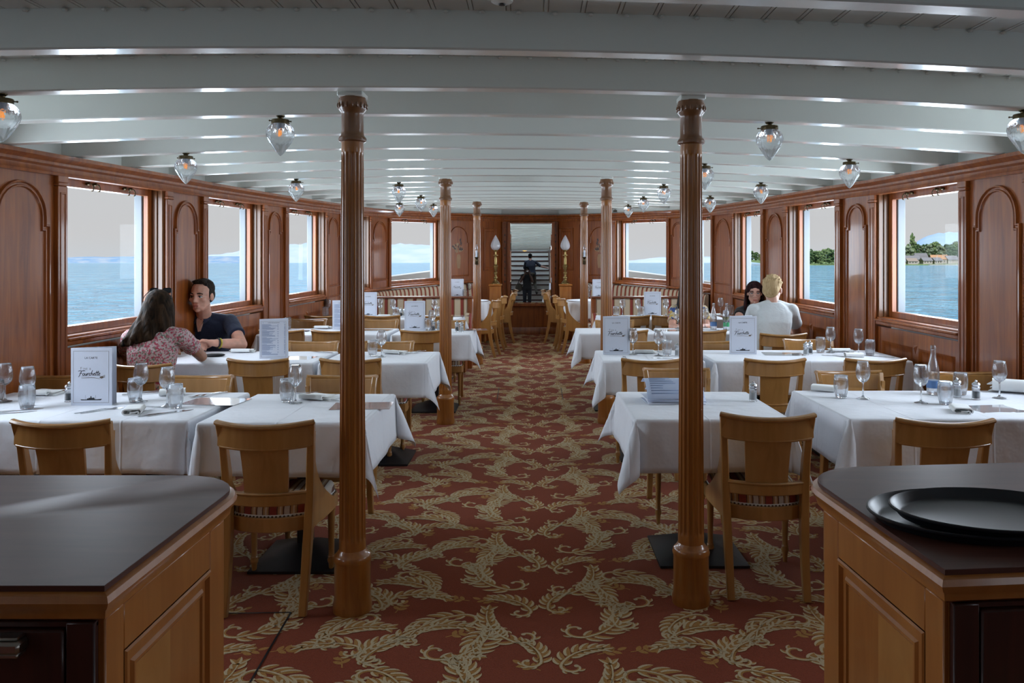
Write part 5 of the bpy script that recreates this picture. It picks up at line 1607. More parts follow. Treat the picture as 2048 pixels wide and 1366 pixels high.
ITEMS=[
 ('M',142,811,2,'standing menu on the near left window table, nearest and largest menu on the left'),
 ('L',519,718,6,'standing price list between the navy polo man and the near-left column'),
 ('L',665,659,4,'standing price list on the third left table, touching the near-left column'),
 ('M',809,661,0,'standing menu on the third left aisle table, left of the middle-left column'),
 ('M',719,634,3,'standing menu on the fourth left table, just right of the near-left column'),
 ('M',902,594,3,'smallest standing menu on the left bow table, right of the middle-left column'),
 ('M',1206,709,-1,'standing menu on the second right aisle table, in front of the middle-right column'),
 ('M',1459,708,-4,'standing menu on the second right window table, right of the near-right column'),
 ('M',1288,632,1,'standing menu on the fourth right table, left of the flowered top'),
 ('M',1185,595,1,'smallest standing menu on the right bow table, left of the middle-right column'),
 # near left window table
 ('W',10,803,0,'wine glass cut by the left picture edge, leftmost on the near left table'),
 ('W',55,812,0,'wine glass left of the near left menu, second from the picture edge'),
 ('T',54,818,0,'tumbler left of the near left menu, in front of a wine glass'),
 ('T',-8,806,0,'tumbler half cut off by the left picture edge'),
 ('T',270,802,0,'tumbler just right of the near left menu, behind the rolled napkin'),
 ('W',282,803,0,'wine glass just right of the near left menu, overlapping a tumbler'),
 ('W',334,813,0,'wine glass in the middle of the near left table, left of the fork pair'),
 ('T',351,816,0,'tumbler right of the two wine glasses on the near left table'),
 ('R',268,826,18,'rolled napkin at the front edge of the near left table'),
 ('N',92,787,-8,'napkin left of the near left menu, behind the tumbler'),
 ('R',345,789,-70,'rolled napkin behind the tumbler at the middle of the near left table'),
 ('F',192,822,-38,'left one of the two forks in front of the near left menu'),
 ('F',204,822,-38,'right one of the two forks in front of the near left menu'),
 ('K',16,828,-58,'knife at the left front edge of the near left table, lower one'),
 ('K',30,823,-58,'knife at the left front edge of the near left table, upper one'),
 ('K',322,828,-40,'left one of the knife pair right of the rolled napkin'),
 ('K',340,827,-40,'right one of the knife pair right of the rolled napkin'),
 ('K',288,787,-58,'knife behind the glasses right of the near left menu, lower one'),
 ('K',298,784,-58,'knife behind the glasses right of the near left menu, upper one'),
 ('S',302,815,80,'spoon lying between the wine glass foot and the near left rolled napkin'),
 ('F',411,790,150,'left one of the two forks at the right back of the near left table'),
 ('F',424,789,150,'right one of the two forks at the right back of the near left table'),
 ('C',432,803,-6,'glossy white card reflecting daylight on the near left window table'),
 ('P',138,803,0,'pepper mill peeking out behind the near left menu'),
 # near left aisle table
 ('T',574,803,0,'tumbler on the near left aisle table, left of its wine glass'),
 ('W',591,806,0,'wine glass on the near left aisle table'),
 ('N',640,796,-20,'folded napkin on the near left aisle table, left of the near column'),
 ('K',603,787,-50,'knife behind the wine glass on the near left aisle table'),
 ('S',652,800,70,'spoon in front of the folded napkin on the near left aisle table'),
 ('C',724,812,4,'white card on the near left aisle table, crossed by the near column'),
 # second left window table
 ('N',488,703,4,'flat napkin on the couple\'s table, left of the price list'),
 ('C',588,716,-6,'glossy card on the couple\'s table, right of the price list'),
 ('K',645,705,60,'knife at the right end of the couple\'s table'),
 # second left aisle table
 ('T',745,712,0,'tumbler on the second left aisle table, right of the near-left column'),
 ('W',763,714,0,'wine glass on the second left aisle table'),
 ('N',793,706,-20,'folded napkin on the second left aisle table'),
 ('F',829,704,160,'left one of the two forks on the second left aisle table'),
 ('F',840,704,160,'right one of the two forks on the second left aisle table'),
 ('K',755,699,60,'knife behind the wine glass on the second left aisle table'),
 # third left
 ('T',575,659,0,'tumbler on the third left table, right of the price list by the navy polo man'),
 ('N',648,656,0,'napkin on the third left table, left of the far price list'),
 ('F',657,657,60,'fork beside the napkin on the third left table'),
 ('C',752,660,-8,'glossy card on the third left table, right of the near-left column'),
 ('F',716,661,30,'fork on the third left table beside the near-left column'),
 ('P',867,661,0,'pepper mill right of the standing menu on the third left aisle table'),
 ('Q',877,661,0,'salt mill right of the standing menu on the third left aisle table'),
 ('W',864,660,0,'wine glass behind the mills on the third left aisle table'),
 ('P',914,663,0,'pepper mill right of the middle-left column'),
 ('Q',923,664,0,'salt mill right of the middle-left column'),
 ('C',945,659,10,'card at the right end of the third left aisle table'),
 ('T',856,661,0,'tumbler between the menu and wine glass, third left aisle table'),
 # fourth left
 ('W',656,631,0,'wine glass on the fourth left table, left of the near-left column'),
 ('T',651,634,0,'tumbler on the fourth left table, left of the near-left column'),
 ('W',760,630,0,'wine glass on the fourth left table, nearest the standing menu'),
 ('W',786,632,0,'wine glass on the fourth left table, second right of the standing menu'),
 ('T',792,635,0,'tumbler on the fourth left table, left of the mill pair'),
 ('N',772,633,0,'folded napkin on the fourth left table, between the wine glasses'),
 ('P',802,633,0,'pepper mill on the fourth left table'),
 ('Q',809,633,0,'salt mill on the fourth left table'),
 ('W',869,632,0,'wine glass on the fourth left table, left of the middle-left column'),
 ('T',879,634,0,'tumbler on the fourth left table, left of the middle-left column'),
 ('C',914,632,5,'card at the right end of the fourth left table'),
 # left bow table
 ('W',877,592,0,'wine glass on the left bow table, left of the middle-left column'),
 ('T',871,593,0,'tumbler on the left bow table, left of the middle-left column'),
 ('W',939,590,0,'wine glass on the left bow table, left of the far-left column'),
 ('T',930,594,0,'tumbler on the left bow table, right of its menu'),
 # near right aisle table
 ('Q',1506,802,0,'salt mill alone on the near right aisle table'),
 # near right window table
 ('R',1648,781,62,'rolled napkin at the left back corner of the near right table'),
 ('T',1682,795,0,'tumbler leftmost on the near right table, in front of the rolled napkin'),
 ('W',1726,797,0,'wine glass leftmost on the near right table'),
 ('W',1842,806,0,'wine glass left of the clear water bottle'),
 ('T',1891,809,0,'tumbler in front of the clear water bottle, at its right'),
 ('Q',1914,794,0,'salt mill right of the clear water bottle'),
 ('T',1921,789,0,'tumbler behind the salt mill on the near right table'),
 ('P',1952,799,0,'pepper mill on the near right table, right of the salt mill'),
 ('W',1999,796,0,'wine glass rightmost on the near right table, near the picture edge'),
 ('R',1922,824,-18,'rolled napkin at the front edge of the near right table'),
 ('C',1996,818,8,'glossy dark card at the front edge of the near right table'),
 ('N',2034,782,-30,'large napkin at the right picture edge on the near right table'),
 # second right aisle table
 ('W',1266,709,0,'wine glass beside the standing menu on the second right aisle table'),
 ('W',1317,712,0,'wine glass in the middle of the second right aisle table'),
 ('T',1334,712,0,'tumbler right of the wine glasses on the second right aisle table'),
 ('N',1290,705,-5,'folded napkin between the wine glasses, second right aisle table'),
 ('F',1251,716,0,'fork in front of the standing menu, second right aisle table'),
 ('F',1330,718,60,'fork in front of the tumbler, second right aisle table'),
 ('Q',1355,712,0,'salt mill left of the near-right column on the second right aisle table'),
 ('K',1312,704,60,'knife behind the wine glass, second right aisle table'),
 # second right window table
 ('C',1566,708,-8,'grey card right of the standing menu, second right window table'),
 ('Q',1612,710,0,'salt mill on the second right window table, left one of the pair'),
 ('P',1620,708,0,'pepper mill on the second right window table, right one of the pair'),
 ('T',1641,705,0,'tumbler on the second right window table, right of the mill pair'),
 ('W',1661,705,0,'wine glass on the second right window table, right of the mill pair'),
 ('W',1717,710,0,'wine glass on the second right window table, nearer the window'),
 ('T',1740,711,0,'tumbler on the second right window table, nearest the window'),
 ('N',1678,702,0,'folded napkin behind the forks, second right window table'),
 ('R',1708,714,80,'rolled napkin at the front edge of the second right window table'),
 ('F',1668,713,40,'left one of the fork pair at the front of the second right window table'),
 ('F',1678,713,40,'right one of the fork pair at the front of the second right window table'),
 ('F',1699,703,-50,'fork behind the wine glass nearer the window'),
 ('K',1758,714,50,'knife at the right end of the second right window table'),
 # third right
 ('W',1356,657,0,'wine glass in front of the flowered top, third right table'),
 ('C',1338,661,0,'card in front of the flowered top, third right table'),
 ('W',1410,655,0,'wine glass just right of the near-right column, third right table'),
 ('K',1418,660,50,'knife just right of the near-right column, third right table'),
 # fourth right
 ('W',1245,631,0,'wine glass on the fourth right table, right of the middle-right column'),
 ('W',1276,631,0,'wine glass on the fourth right table, left of its menu'),
 ('T',1283,633,0,'tumbler on the fourth right table, left of its menu'),
 ('W',1332,631,0,'wine glass on the fourth right table, right of its menu'),
 ('T',1232,633,0,'tumbler on the fourth right table, touching the middle-right column'),
 ('N',1240,635,0,'folded napkin on the fourth right table, beside the middle-right column'),
 ('W',1441,628,0,'wine glass between the two bottles beyond the near-right column'),
 ('T',1462,630,0,'tumbler behind the far bottle, beside the long-haired woman'),
 ('N',1428,631,0,'napkin beyond the first bottle, right of the near-right column'),
 # right bow table
 ('W',1180,592,0,'wine glass on the right bow table, left of its menu'),
 ('T',1176,594,0,'tumbler on the right bow table, right of the far-right column'),
]
for it in ITEMS:
    o_it=item(*it)
    if it[1]==2034: o_it.scale=(1.5,1.5,2.6)
# stacked menus lying on the near right aisle table
x,y=at(1345,803,TH)
for k,(dx,dy,rz,tl) in enumerate(((0,0,3,0),(.012,.004,-3,.02),(.0,.012,2,.05))):
    mb=MB(); n=.0
    mats=[M['paper'],M['ink'],M['ink_brown'],M['ink_grey'],M['ink_blue'],M['page']]
    rise=.004+k*.012
    def pg(u,v,side):  # open booklet whose upper leaf arches up
        a=v*.21; return (u*.296-.148, a-.105, rise*.6+(.012+.022*k)*math.sin(PI*min(1,v*1.0))**1+ (.03*k*v) + (.0012 if side else 0))
    mb.grid(8,10,lambda u,v:pg(u,v,1),5 if k else 0)
    mb.box(-.150,.150,-.107,.107,rise*.5-.001,rise*.5+.001,0)
    rnd=random.Random(k)
    for q in range(14):
        v=.1+q*.058; ln=rnd.uniform(.2,.5)
        p0=pg(.08,v,1);p1=pg(.08+ln,v,1);p2=pg(.08+ln,v+.02,1);p3=pg(.08,v+.02,1)
        mb.add([(a,b,c+.0012) for a,b,c in (p0,p1,p2,p3)],[(0,1,2,3)],4)
    o=mb.build('lying_menu',mats,recalc=False,loc=(x+dx,y+dy,S(y)+TH+.002+.0045*k),rotz=R(rz))
    sd=o.modifiers.new('thickness','SOLIDIFY'); sd.thickness=.0008
    tag(o,['bottom one of the open menus stacked on the near right aisle table','middle one of the open menus stacked on the near right aisle table','topmost of the open menus stacked on the near right aisle table, with blue pages'][k],'menu','open menus stacked on the near right aisle table')
def place(o,px,py):
    x,y=at(px,py,TH+.002); o.location=(x,y,S(y)+TH+.0015)
place(make_bottle('clear glass water bottle with blue label on the near right table'),1866,788)
place(make_bottle('clear bottle with blue label just right of the near-right column, third right table'),1427,659)
b2=make_bottle('bottle with green label behind the second right menu, third right table','glass','lab_green'); place(b2,1453,660)
o=dup(protos['W'],label='glass of white wine in front of the green-labelled bottle'); place(o,1452,661)
mb=MB(); mb.lathe([(.0001,.095),(.015,.097),(.028,.110),(.035,.128),(.0355,.138),(.0001,.138)],18); mb.build('wine',M['wine'],o)
# dark things on the couple's table
x,y=at(430,714,TH); t=thing('sunglasses_case','black case on the couple\'s table beside her elbow','case',(x,y,S(y)+TH+.001),R(10)); mb=MB(); mb.ell((0,0,.014),(.075,.035,.014),None,20,8); mb.build('shell',M['black'],t)
x,y=at(372,705,TH)
def phone(px,py,lab,rz):
    x,y=at(px,py,TH); t=thing('phone',lab,'phone',(x,y,S(y)+TH+.0015),R(rz)); mb=MB(); mb.cbox(-.037,.037,-.075,.075,0,.008,.003); mb.build('body',M['black'],t); mb=MB(); mb.box(-.034,.034,-.070,.070,.0078,.0084); mb.build('screen',M['plastic_sleeve'] if rz>50 else M['tray'],t)
phone(406,692,'black phone under the navy polo man\'s clasped hands',20)
phone(603,663,'phone lying on the third left table, left of the far price list',80)
# ------------------------------------------------------------------ people
def W3(px,py,Y): return Vector(((px-1065)/1600*Y, Y, 1.52-(py-525)/1600*Y))
def bake(o,voxel,smooth=5,disp=None):
    r=o.modifiers.new('r','REMESH'); r.mode='VOXEL'; r.voxel_size=voxel; r.use_smooth_shade=True
    s=o.modifiers.new('s','SMOOTH'); s.iterations=smooth; s.factor=.5
    bpy.context.view_layer.update()
    dg=bpy.context.evaluated_depsgraph_get()
    me=bpy.data.meshes.new_from_object(o.evaluated_get(dg))
    mats=[m for m in o.data.materials]
    old=o.data; o.modifiers.clear(); o.data=me; me.name=o.name
    me.materials.clear()
    for m in mats: me.materials.append(m)
    me.polygons.foreach_set('use_smooth',[True]*len(me.polygons))
    me.polygons.foreach_set('material_index',[0]*len(me.polygons))
    bpy.data.meshes.remove(old)
    return o
def skin_mat(name,c):
    m,nt,b=_new(name); v=coords(nt,(1,1,1)); f=noise(nt,v,22,3)
    nt.links.new(ramp(nt,f,[(.35,tuple(x*.86 for x in c)),(.7,(min(1,c[0]*1.08),c[1],c[2]))]),b.inputs['Base Color'])
    b.inputs['Roughness'].default_value=.5; b.inputs['Subsurface Weight'].default_value=.0
    return m
def hair_mat(name,c1,c2,sc=(60,60,6)):
    m,nt,b=_new(name); v=coords(nt,sc); f=noise(nt,v,1.0,5,1.5)
    nt.links.new(ramp(nt,f,[(.35,c1),(.68,c2)]),b.inputs['Base Color']); b.inputs['Roughness'].default_value=.6; b.inputs['Specular IOR Level'].default_value=.06
    bump(nt,b,f,.7,.012); return m
def cloth_c(name,c,bs=.25):
    m,nt,b=_new(name); b.inputs['Base Color'].default_value=(*c,1); b.inputs['Roughness'].default_value=.85; b.inputs['Sheen Weight'].default_value=.1
    v=coords(nt,(1,1,1)); bump(nt,b,noise(nt,v,16,3,1.0),bs,.02); return m
def floral(name,stops,scale):
    m,nt,b=_new(name); v=coords(nt,(1,1,1))
    vo=nt.nodes.new('ShaderNodeTexVoronoi'); vo.inputs['Scale'].default_value=scale; nz=nt.nodes.new('ShaderNodeTexNoise'); nz.inputs['Scale'].default_value=scale*1.4; nt.links.new(v,nz.inputs['Vector'])
    ad=nt.nodes.new('ShaderNodeVectorMath'); ad.operation='MULTIPLY_ADD'; ad.inputs[1].default_value=(1.3/scale,)*3; nt.links.new(nz.outputs['Color'],ad.inputs[0]); nt.links.new(v,ad.inputs[2]); nt.links.new(ad.outputs[0],vo.inputs['Vector'])
    sp=nt.nodes.new('ShaderNodeSeparateColor'); nt.links.new(vo.outputs['Color'],sp.inputs[0])
    nt.links.new(ramp(nt,sp.outputs[0],stops,'CONSTANT'),b.inputs['Base Color']); b.inputs['Roughness'].default_value=.85
    bump(nt,b,noise(nt,v,14,3,1.0),.25,.02); return m
def loft(mb,rings,n=20):
    """rings: (centre, right vec, fwd vec, half width, half depth)"""
    vs=[]
    for c,r,f_,a,b in rings:
        for j in range(n):
            t=2*PI*j/n; ct,st=math.cos(t),math.sin(t)
            e=.8
            vs.append(Vector(c)+r*(a*math.copysign(abs(ct)**e,ct))+f_*(b*math.copysign(abs(st)**e,st)))
    k=len(rings)
    fs=[(i*n+j,i*n+(j+1)%n,(i+1)*n+(j+1)%n,(i+1)*n+j) for i in range(k-1) for j in range(n)]
    fs+=[tuple(range(n-1,-1,-1)),tuple((k-1)*n+j for j in range(n))]
    mb.add(vs,fs)
def torso(mb,J,inf,z0=0,top=True,male=True,k=1.0):
    hip,chest,neck=J['hip'],J['chest'],J['neck']
    L,Rr=J['sh']; r=(Rr-L).normalized(); up=(neck-hip).normalized(); f_=up.cross(r)*-1
    if f_.dot(J['fwd'])<0: f_=-f_
    w=(L-Rr).length/2
    mid=lambda a,b,t:a+(b-a)*t
    P=[hip-up*(.07-z0),hip+up*.03,mid(hip,chest,.35),mid(hip,chest,.7),chest,mid(chest,neck,.45),mid(chest,neck,.78)]
    wa=[.165,.17,.152 if male else .135,.165 if male else .142,w*(.98 if male else .9),w*(1.0 if male else .94),w*.74]
    da=[.11,.118,.105,.112,.118,.10,.080]
    rings=[(p,r,f_,(a+inf)*k,(b+inf)*k) for p,a,b in zip(P,wa,da)]
    if top: rings.append((mid(chest,neck,1.0),r,f_,(.062+inf)*k,(.060+inf)*k))
    elif top is False: rings.append((mid(chest,neck,.97),r,f_,.078+inf,.070+inf))
    loft(mb,rings)
    for s in (L,Rr): mb.ell(s-up*.012,((.062+inf)*k,)*3)
    for s in (L,Rr): mb.cap(s+up*.006,(.048+inf)*k,mid(s,neck,.75)+up*.0,(.046+inf)*k)
def head_parts(J,k,male):
    m=Matrix.Translation(J['head'])@Matrix.Rotation(J['yaw'],4,'Z')@Matrix.Rotation(J.get('pitch',0),4,'X')@Matrix.Rotation(J.get('roll',0),4,'Y')@Matrix.Scale(k,4)
    return m
def add_head(mb,m):
    f=lambda x,y,z: tuple(m@Vector((x,y,z)))
    q=MB(f)
    q.ell((0,-.014,.030),(.074,.094,.086)); q.ell((0,.020,-.025),(.061,.070,.080)); q.ell((0,.030,-.075),(.045,.050,.036)); q.ell((0,.064,-.098),(.021,.018,.016))
    q.cap((0,.086,.012),.009,(0,.104,-.028),.0115); q.ell((.011,.094,-.033),.008); q.ell((-.011,.094,-.033),.008)
    q.cap((-.036,.076,.022),.010,(.036,.076,.022),.010); q.cap((0,.078,.022),.012,(0,.088,.012),.009)
    for s in (1,-1):
        q.ell((s*.040,.058,-.020),(.022,.022,.018)); q.ell((s*.077,-.006,-.008),(.009,.021,.031),Matrix.Rotation(s*.25,3,'Z')); q.cap((s*.048,.0,-.055),.016,(s*.026,.05,-.090),.014)
    q.cap((-.018,.084,-.061),.0065,(.018,.084,-.061),.0065); q.cap((-.015,.083,-.071),.0075,(.015,.083,-.071),.0075)
    mb.add(q.v,q.f)
def add_hand(mb,w,d,nrm,sg,curl=.5,k=1.0,wr=.026):
    d=d.normalized(); nrm=(nrm-d*nrm.dot(d)).normalized(); sd=d.cross(nrm)*sg
    B=lambda a,b,c: w+d*a*k+sd*b*k+nrm*c*k
    for b in (-.028,-.010,.010,.028): mb.cap(B(.018,b*.8,0),.014*k,B(.085,b,.003),.0125*k)
    mb.cap(B(-.01,0,0),wr*k,B(.03,0,0),.024*k)
    for i,(b,l,c0) in enumerate(((.030,.072,0),(.010,.080,.05),(-.010,.074,.1),(-.029,.058,.15))):
        p=B(.088,b,.002); a=.15+c0*.5; r=.0088*k
        for s_,seg in enumerate((.42,.33,.25)):
            a+=curl*(1.0 if s_ else .7)
            dd=d*math.cos(a)-nrm*math.sin(a)
            q=p+dd*l*seg*k; mb.cap(p,r,q,r*.93,8); p=q; r*=.93
    p=B(.022,.034,-.004); 
    q=p+(d*.55+sd*.75-nrm*.25).normalized()*.034*k; mb.cap(p,.0125*k,q,.0105*k,8)
    q2=q+(d*.85+sd*.25-nrm*.45).normalized()*.030*k; mb.cap(q,.0105*k,q2,.0085*k,8)
def person(name_label,J,k,skin,hair,shirt,trous,male=True,sleeve=.62,hairstyle='short',shade=None,armr=1.0):
    o=thing('person',name_label,'person',(J['hip'].x,J['hip'].y,J['floor']))
    org=Vector(o.location)
    def fin(mb,name,m,voxel,sm=5,parent=o):
        mb.v=[tuple(Vector(v)-org) for v in mb.v]
        return bake(mb.build(name,m,parent,recalc=True),voxel,sm)
    def raw(mb,name,m,parent=o):
        mb.v=[tuple(Vector(v)-org) for v in mb.v]
        return mb.build(name,m,parent)
    hm=head_parts(J,k,male)
    mb=MB(); torso(mb,J,-.014,male=male,k=1)
    mb.cap(J['neck']-Vector((0,0,.02)),.056*k*(1 if male else .86),J['head']+hm.to_3x3()@Vector((0,-.012,-.05)),.052*k*(1 if male else .84))
    add_head(mb,hm)
    for s in (0,1):
        S_,E,Wr=J['sh'][s],J['el'][s],J['wr'][s]
        mb.cap(S_,.046*armr,S_+(E-S_)*.5,.047*armr); mb.cap(S_+(E-S_)*.5,.046*armr,E,.038*armr)
        mb.cap(E,.039*armr,E+(Wr-E)*.35,.041*armr); mb.cap(E+(Wr-E)*.35,.041*armr,Wr,.027*armr)
        add_hand(mb,Wr,J['hd'][s],J['hn'][s],(1 if s else -1)*J.get('hs',1),J.get('curl',.5),k,.026)
    for s in (0,1):
        Kn,Ft=J['kn'][s],J['ft'][s]; hp=J['hip']+(J['sh'][s]-J['sh'][1-s]).normalized()*.085
        mb.cap(hp,.07,Kn,.05); mb.cap(Kn,.05,Ft+Vector((0,0,.09)),.036); mb.cap(Ft+Vector((0,0,.05)),.034,Ft+Vector((0,0,.035))+J['fwd']*.13,.028)
    body=fin(mb,'body',skin,.0062,4)
    # shirt with sleeves
    mb=MB(); torso(mb,J,.004,z0=-.0 if shirt[1]>0 else .0,top=False,male=male)
    for s in (0,1):
        S_,E=J['sh'][s],J['el'][s]
        e=S_+(E-S_)*sleeve
        if sleeve>0:
            mb.cap(S_,.060*armr,S_+(E-S_)*sleeve*.5,.060*armr)
            d=(E-S_).normalized(); n=16; q=d.to_track_quat('Z','Y'); a0=S_+(E-S_)*sleeve*.35
            vs=[]
            for c,r in ((a0,.056),(a0*.4+e*.6,.059),(e,.062)):
                for j in range(n):
                    t=2*PI*j/n; vs.append(c+q@Vector((r*armr*math.cos(t),r*armr*math.sin(t),0)))
            mb.add(vs,[(i*n+j,i*n+(j+1)%n,(i+1)*n+(j+1)%n,(i+1)*n+j) for i in range(2) for j in range(n)]+[tuple(range(n-1,-1,-1)),tuple(2*n+j for j in range(n))])
    sh=fin(mb,shirt[2],shirt[0],.0085,3)
    # trousers and shoes
    mb=MB()
    for s in (0,1):
        Kn,Ft=J['kn'][s],J['ft'][s]; hp=J['hip']+(J['sh'][s]-J['sh'][1-s]).normalized()*.085
        mb.cap(hp,.092,Kn,.066); mb.cap(Kn,.066,Ft+Vector((0,0,.07)),.052)
    mb.ell(J['hip'],(.15,.12,.11)); mb.ell(J['hip']-J['fwd']*.02-Vector((0,0,.02)),(.165,.13,.10))
    fin(mb,'trousers',trous,.012,4)
    for s in (0,1):
        mb=MB(); Ft=J['ft'][s]
        mb.cap(Ft+Vector((0,0,.045)),.042,Ft+Vector((0,0,.036))+J['fwd']*.17,.034); fin(mb,'shoe',M['black'],.009,3)
    # face
    f=lambda x,y,z: tuple(hm@Vector((x,y,z)))
    if J.get('face',True):
        for s in (1,-1):
            mb=MB(f); mb.ell((s*.031,.0705,.001),(.0145,.012,.0075)); e=raw(mb,'eye',M['eye_white'])
            mb=MB(f); mb.ell((s*.031,.0800,.001),(.0062,.0035,.0062)); raw(mb,'iris',M['iris'],e)
            mb=MB(f); mb.tube([(s*.046,.071,.0055),(s*.031,.0835,.0085),(s*.017,.079,.0055)],.0026,6); raw(mb,'eyelid',M['lash'])
            mb=MB(f); mb.tube([(s*.050,.072,.020),(s*.034,.088,.028),(s*.016,.091,.025)],.0042,6); raw(mb,'eyebrow',hair)
        mb=MB(f); mb.tube([(-.021,.0855,-.0625),(-.008,.0925,-.0605),(0,.0930,-.0620),(.008,.0925,-.0605),(.021,.0855,-.0625)],lambda i:[.002,.0045,.0045,.0045,.002][i],6)
        mb.tube([(-.018,.086,-.0685),(0,.0925,-.0715),(.018,.086,-.0685)],lambda i:[.002,.0058,.002][i],6); raw(mb,'lips',M['lips'])
    rnd=random.Random(5)
    mb=MB(f)
    if hairstyle=='short':
        mb.ell((0,-.032,.054),(.0785,.090,.076)); mb.ell((0,-.055,.005),(.073,.062,.070)); mb.ell((0,.020,.106),(.050,.040,.020))
        for s in (1,-1): mb.ell((s*.066,-.010,.022),(.013,.030,.036)); mb.ell((s*.0705,.012,-.002),(.005,.007,.022))
        for i in range(26):
            x=-.05+.10*(i%9)/8; y=-.06+.085*(i//9)/2
            mb.cap((x,y,.108-.6*x*x/.1),.012,(x+.004,y+.022,.120-.7*x*x/.1),.006,6)
        h=fin(mb,'hair',hair,.0065,2)
    elif hairstyle=='fair':
        mb.ell((0,-.022,.052),(.083,.100,.080)); mb.ell((0,-.062,.0),(.074,.058,.075)); mb.ell((0,.030,.105),(.06,.045,.030))
        for s in (1,-1): mb.ell((s*.066,-.030,.030),(.012,.030,.036))
        for i in range(60):
            a=rnd.uniform(0,2*PI); t=rnd.uniform(0,.9)
            x,y,z=.082*math.cos(a)*math.sin(t*1.6),-.022+.098*math.sin(a)*math.sin(t*1.6),.052+.08*math.cos(t*1.6)
            mb.cap((x,y,z),.011,(x*1.08+rnd.uniform(-.01,.01),y*1.06+.006,z+.008),.005,6)
        h=fin(mb,'hair',hair,.0065,2)
    else:
        lean=J.get('hair_dir',Vector((0,-.02,-.30))); 
        mb.ell((0,-.026,.044),(.086,.102,.086)); mb.ell((0,-.07,-.02),(.083,.065,.10))
        back=J.get('hair_back',True)
        N=44
        for i in range(N):
            a=PI*(-.06+1.12*i/(N-1)) # from one temple round the back to the other
            x0=.080*math.cos(a); y0=-.022-.088*math.sin(a)*1.0
            z0=.03; L_=J.get('hair_len',.27)*rnd.uniform(.88,1.06)
            sp=J.get('hair_spread',1.35)
            pts=[]
            for q in range(8):
                t=q/7
                pts.append((x0*(1+(sp-1)*t)+.010*math.sin(q*1.5+i)*t+J.get('hair_shift',0)*t*t, y0*(1+.25*t)-.012*math.sin(q*1.3+i*.7)*t, z0-L_*t))
            r0=.019
            for q in range(7): mb.cap(pts[q],r0*(1-.045*q),pts[q+1],r0*(1-.045*(q+1)),7)
        for s in (1,-1): mb.ell((s*.066,.012,.050),(.020,.040,.040)); mb.cap((s*.012,.050,.108),.016,(s*.074,.028,.03),.013)
        h=fin(mb,'hair',hair,.008,3)
    return o,hm,raw,fin
M['eye_white']=mat('eye_white',(.62,.60,.58),.25); M['iris']=mat('iris_dark',(.05,.06,.07),.15); M['lash']=mat('lash_line',(.035,.022,.018),.6); M['lips']=mat('lips',(.42,.15,.12),.5)
V=Vector
def table_z(Y): return S(Y)+TH
# --- man in the navy polo, facing us, looking to the window
fl=S(6.8)
J=dict(hip=V((-2.72,6.86,fl+.55)),chest=W3(411,672,6.82),neck=W3(409,634,6.76),sh=[W3(460,643,6.78),W3(359,643,6.80)],head=W3(403,592,6.62),yaw=PI+R(-6),pitch=R(-3),
  el=[W3(484,689,6.56),W3(340,690,6.56)],wr=[W3(430,686,6.39),W3(384,687,6.42)],hd=[V((-1,-.35,.12)),V((.9,-.45,.15))],hn=[V((0.1,.5,1)),V((-.1,.5,1))],curl=.62,hs=-1,
  kn=[V((-2.60,6.36,fl+.54)),V((-2.86,6.36,fl+.54))],ft=[V((-2.58,6.34,S(6.3))),V((-2.88,6.34,S(6.3)))],fwd=V((0,-1,0)),floor=fl)
J['el']=[V((p.x,p.y,table_z(6.45)+.052)) if 0 else p for p in J['el']]
sk1=skin_mat('tanned_skin',(.68,.37,.27)); sk2=skin_mat('brown_skin',(.36,.175,.095)); sk3=skin_mat('light_skin',(.56,.32,.24)); sk4=skin_mat('dark_skin',(.09,.042,.026))
hair1=hair_mat('dark_brown_hair',(.012,.009,.008),(.05,.038,.030)); hair2=hair_mat('highlighted_brown_hair',(.006,.005,.004),(.055,.032,.018),(24,24,6)); hair3=hair_mat('fair_hair',(.40,.27,.13),(.66,.50,.29)); hair4=hair_mat('dark_red_hair',(.012,.005,.006),(.045,.018,.018)); hair5=hair_mat('black_hair',(.006,.006,.006),(.016,.014,.014))
polo=cloth_c('navy_polo_cloth',(.012,.020,.052)); jeans=cloth_c('dark_trousers',(.02,.022,.03)); khaki=cloth_c('olive_trousers',(.06,.05,.035))
man,hm,raw,fin=person('man in a navy polo shirt, hands clasped on the table, looking towards the window',J,1.13,sk1,hair1,(polo,0,'polo_shirt'),jeans,True,.60,'short',armr=1.12)
c=J['neck']; q_=Matrix.Rotation(PI+R(-3),3,'Z')
def cl(x,y,z): p=c+q_@V((x,y,z)); return (p.x,p.y,p.z)
mb=MB(); n=15; vs=[]
for k_,(rr,dz) in enumerate(((.062,-.015),(.068,.022),(.078,.020),(.090,-.022))):
    for j in range(n):
        t=R(-62)-R(236)*j/(n-1); fr=max(0,math.sin(t))
        e=abs(2*j/(n-1)-1)**3
        vs.append(cl(rr*math.cos(t+PI*0)*1.0, -rr*math.sin(t+PI)*1.0*1.0 , dz-.035*e-(.03*e if k_==3 else 0)))
mb.add(vs,[(i*n+j,i*n+j+1,(i+1)*n+j+1,(i+1)*n+j) for i in range(3) for j in range(n-1)])
o=raw(mb,'collar',polo); o.modifiers.new('t','SOLIDIFY').thickness=.004
mb=MB(); mb.add([cl(-.036,.074,.0),cl(.036,.074,.0),cl(.018,.104,-.06),cl(0,.120,-.115),cl(-.018,.104,-.06),cl(-.036,.03,.0),cl(.036,.03,.0),cl(0,.06,-.115)],[(0,1,2,3,4),(0,5,6,1),(1,6,7,3,2),(0,4,3,7,5)])
tag(raw(mb,'open_neck',sk1),'skin showing in the open collar')
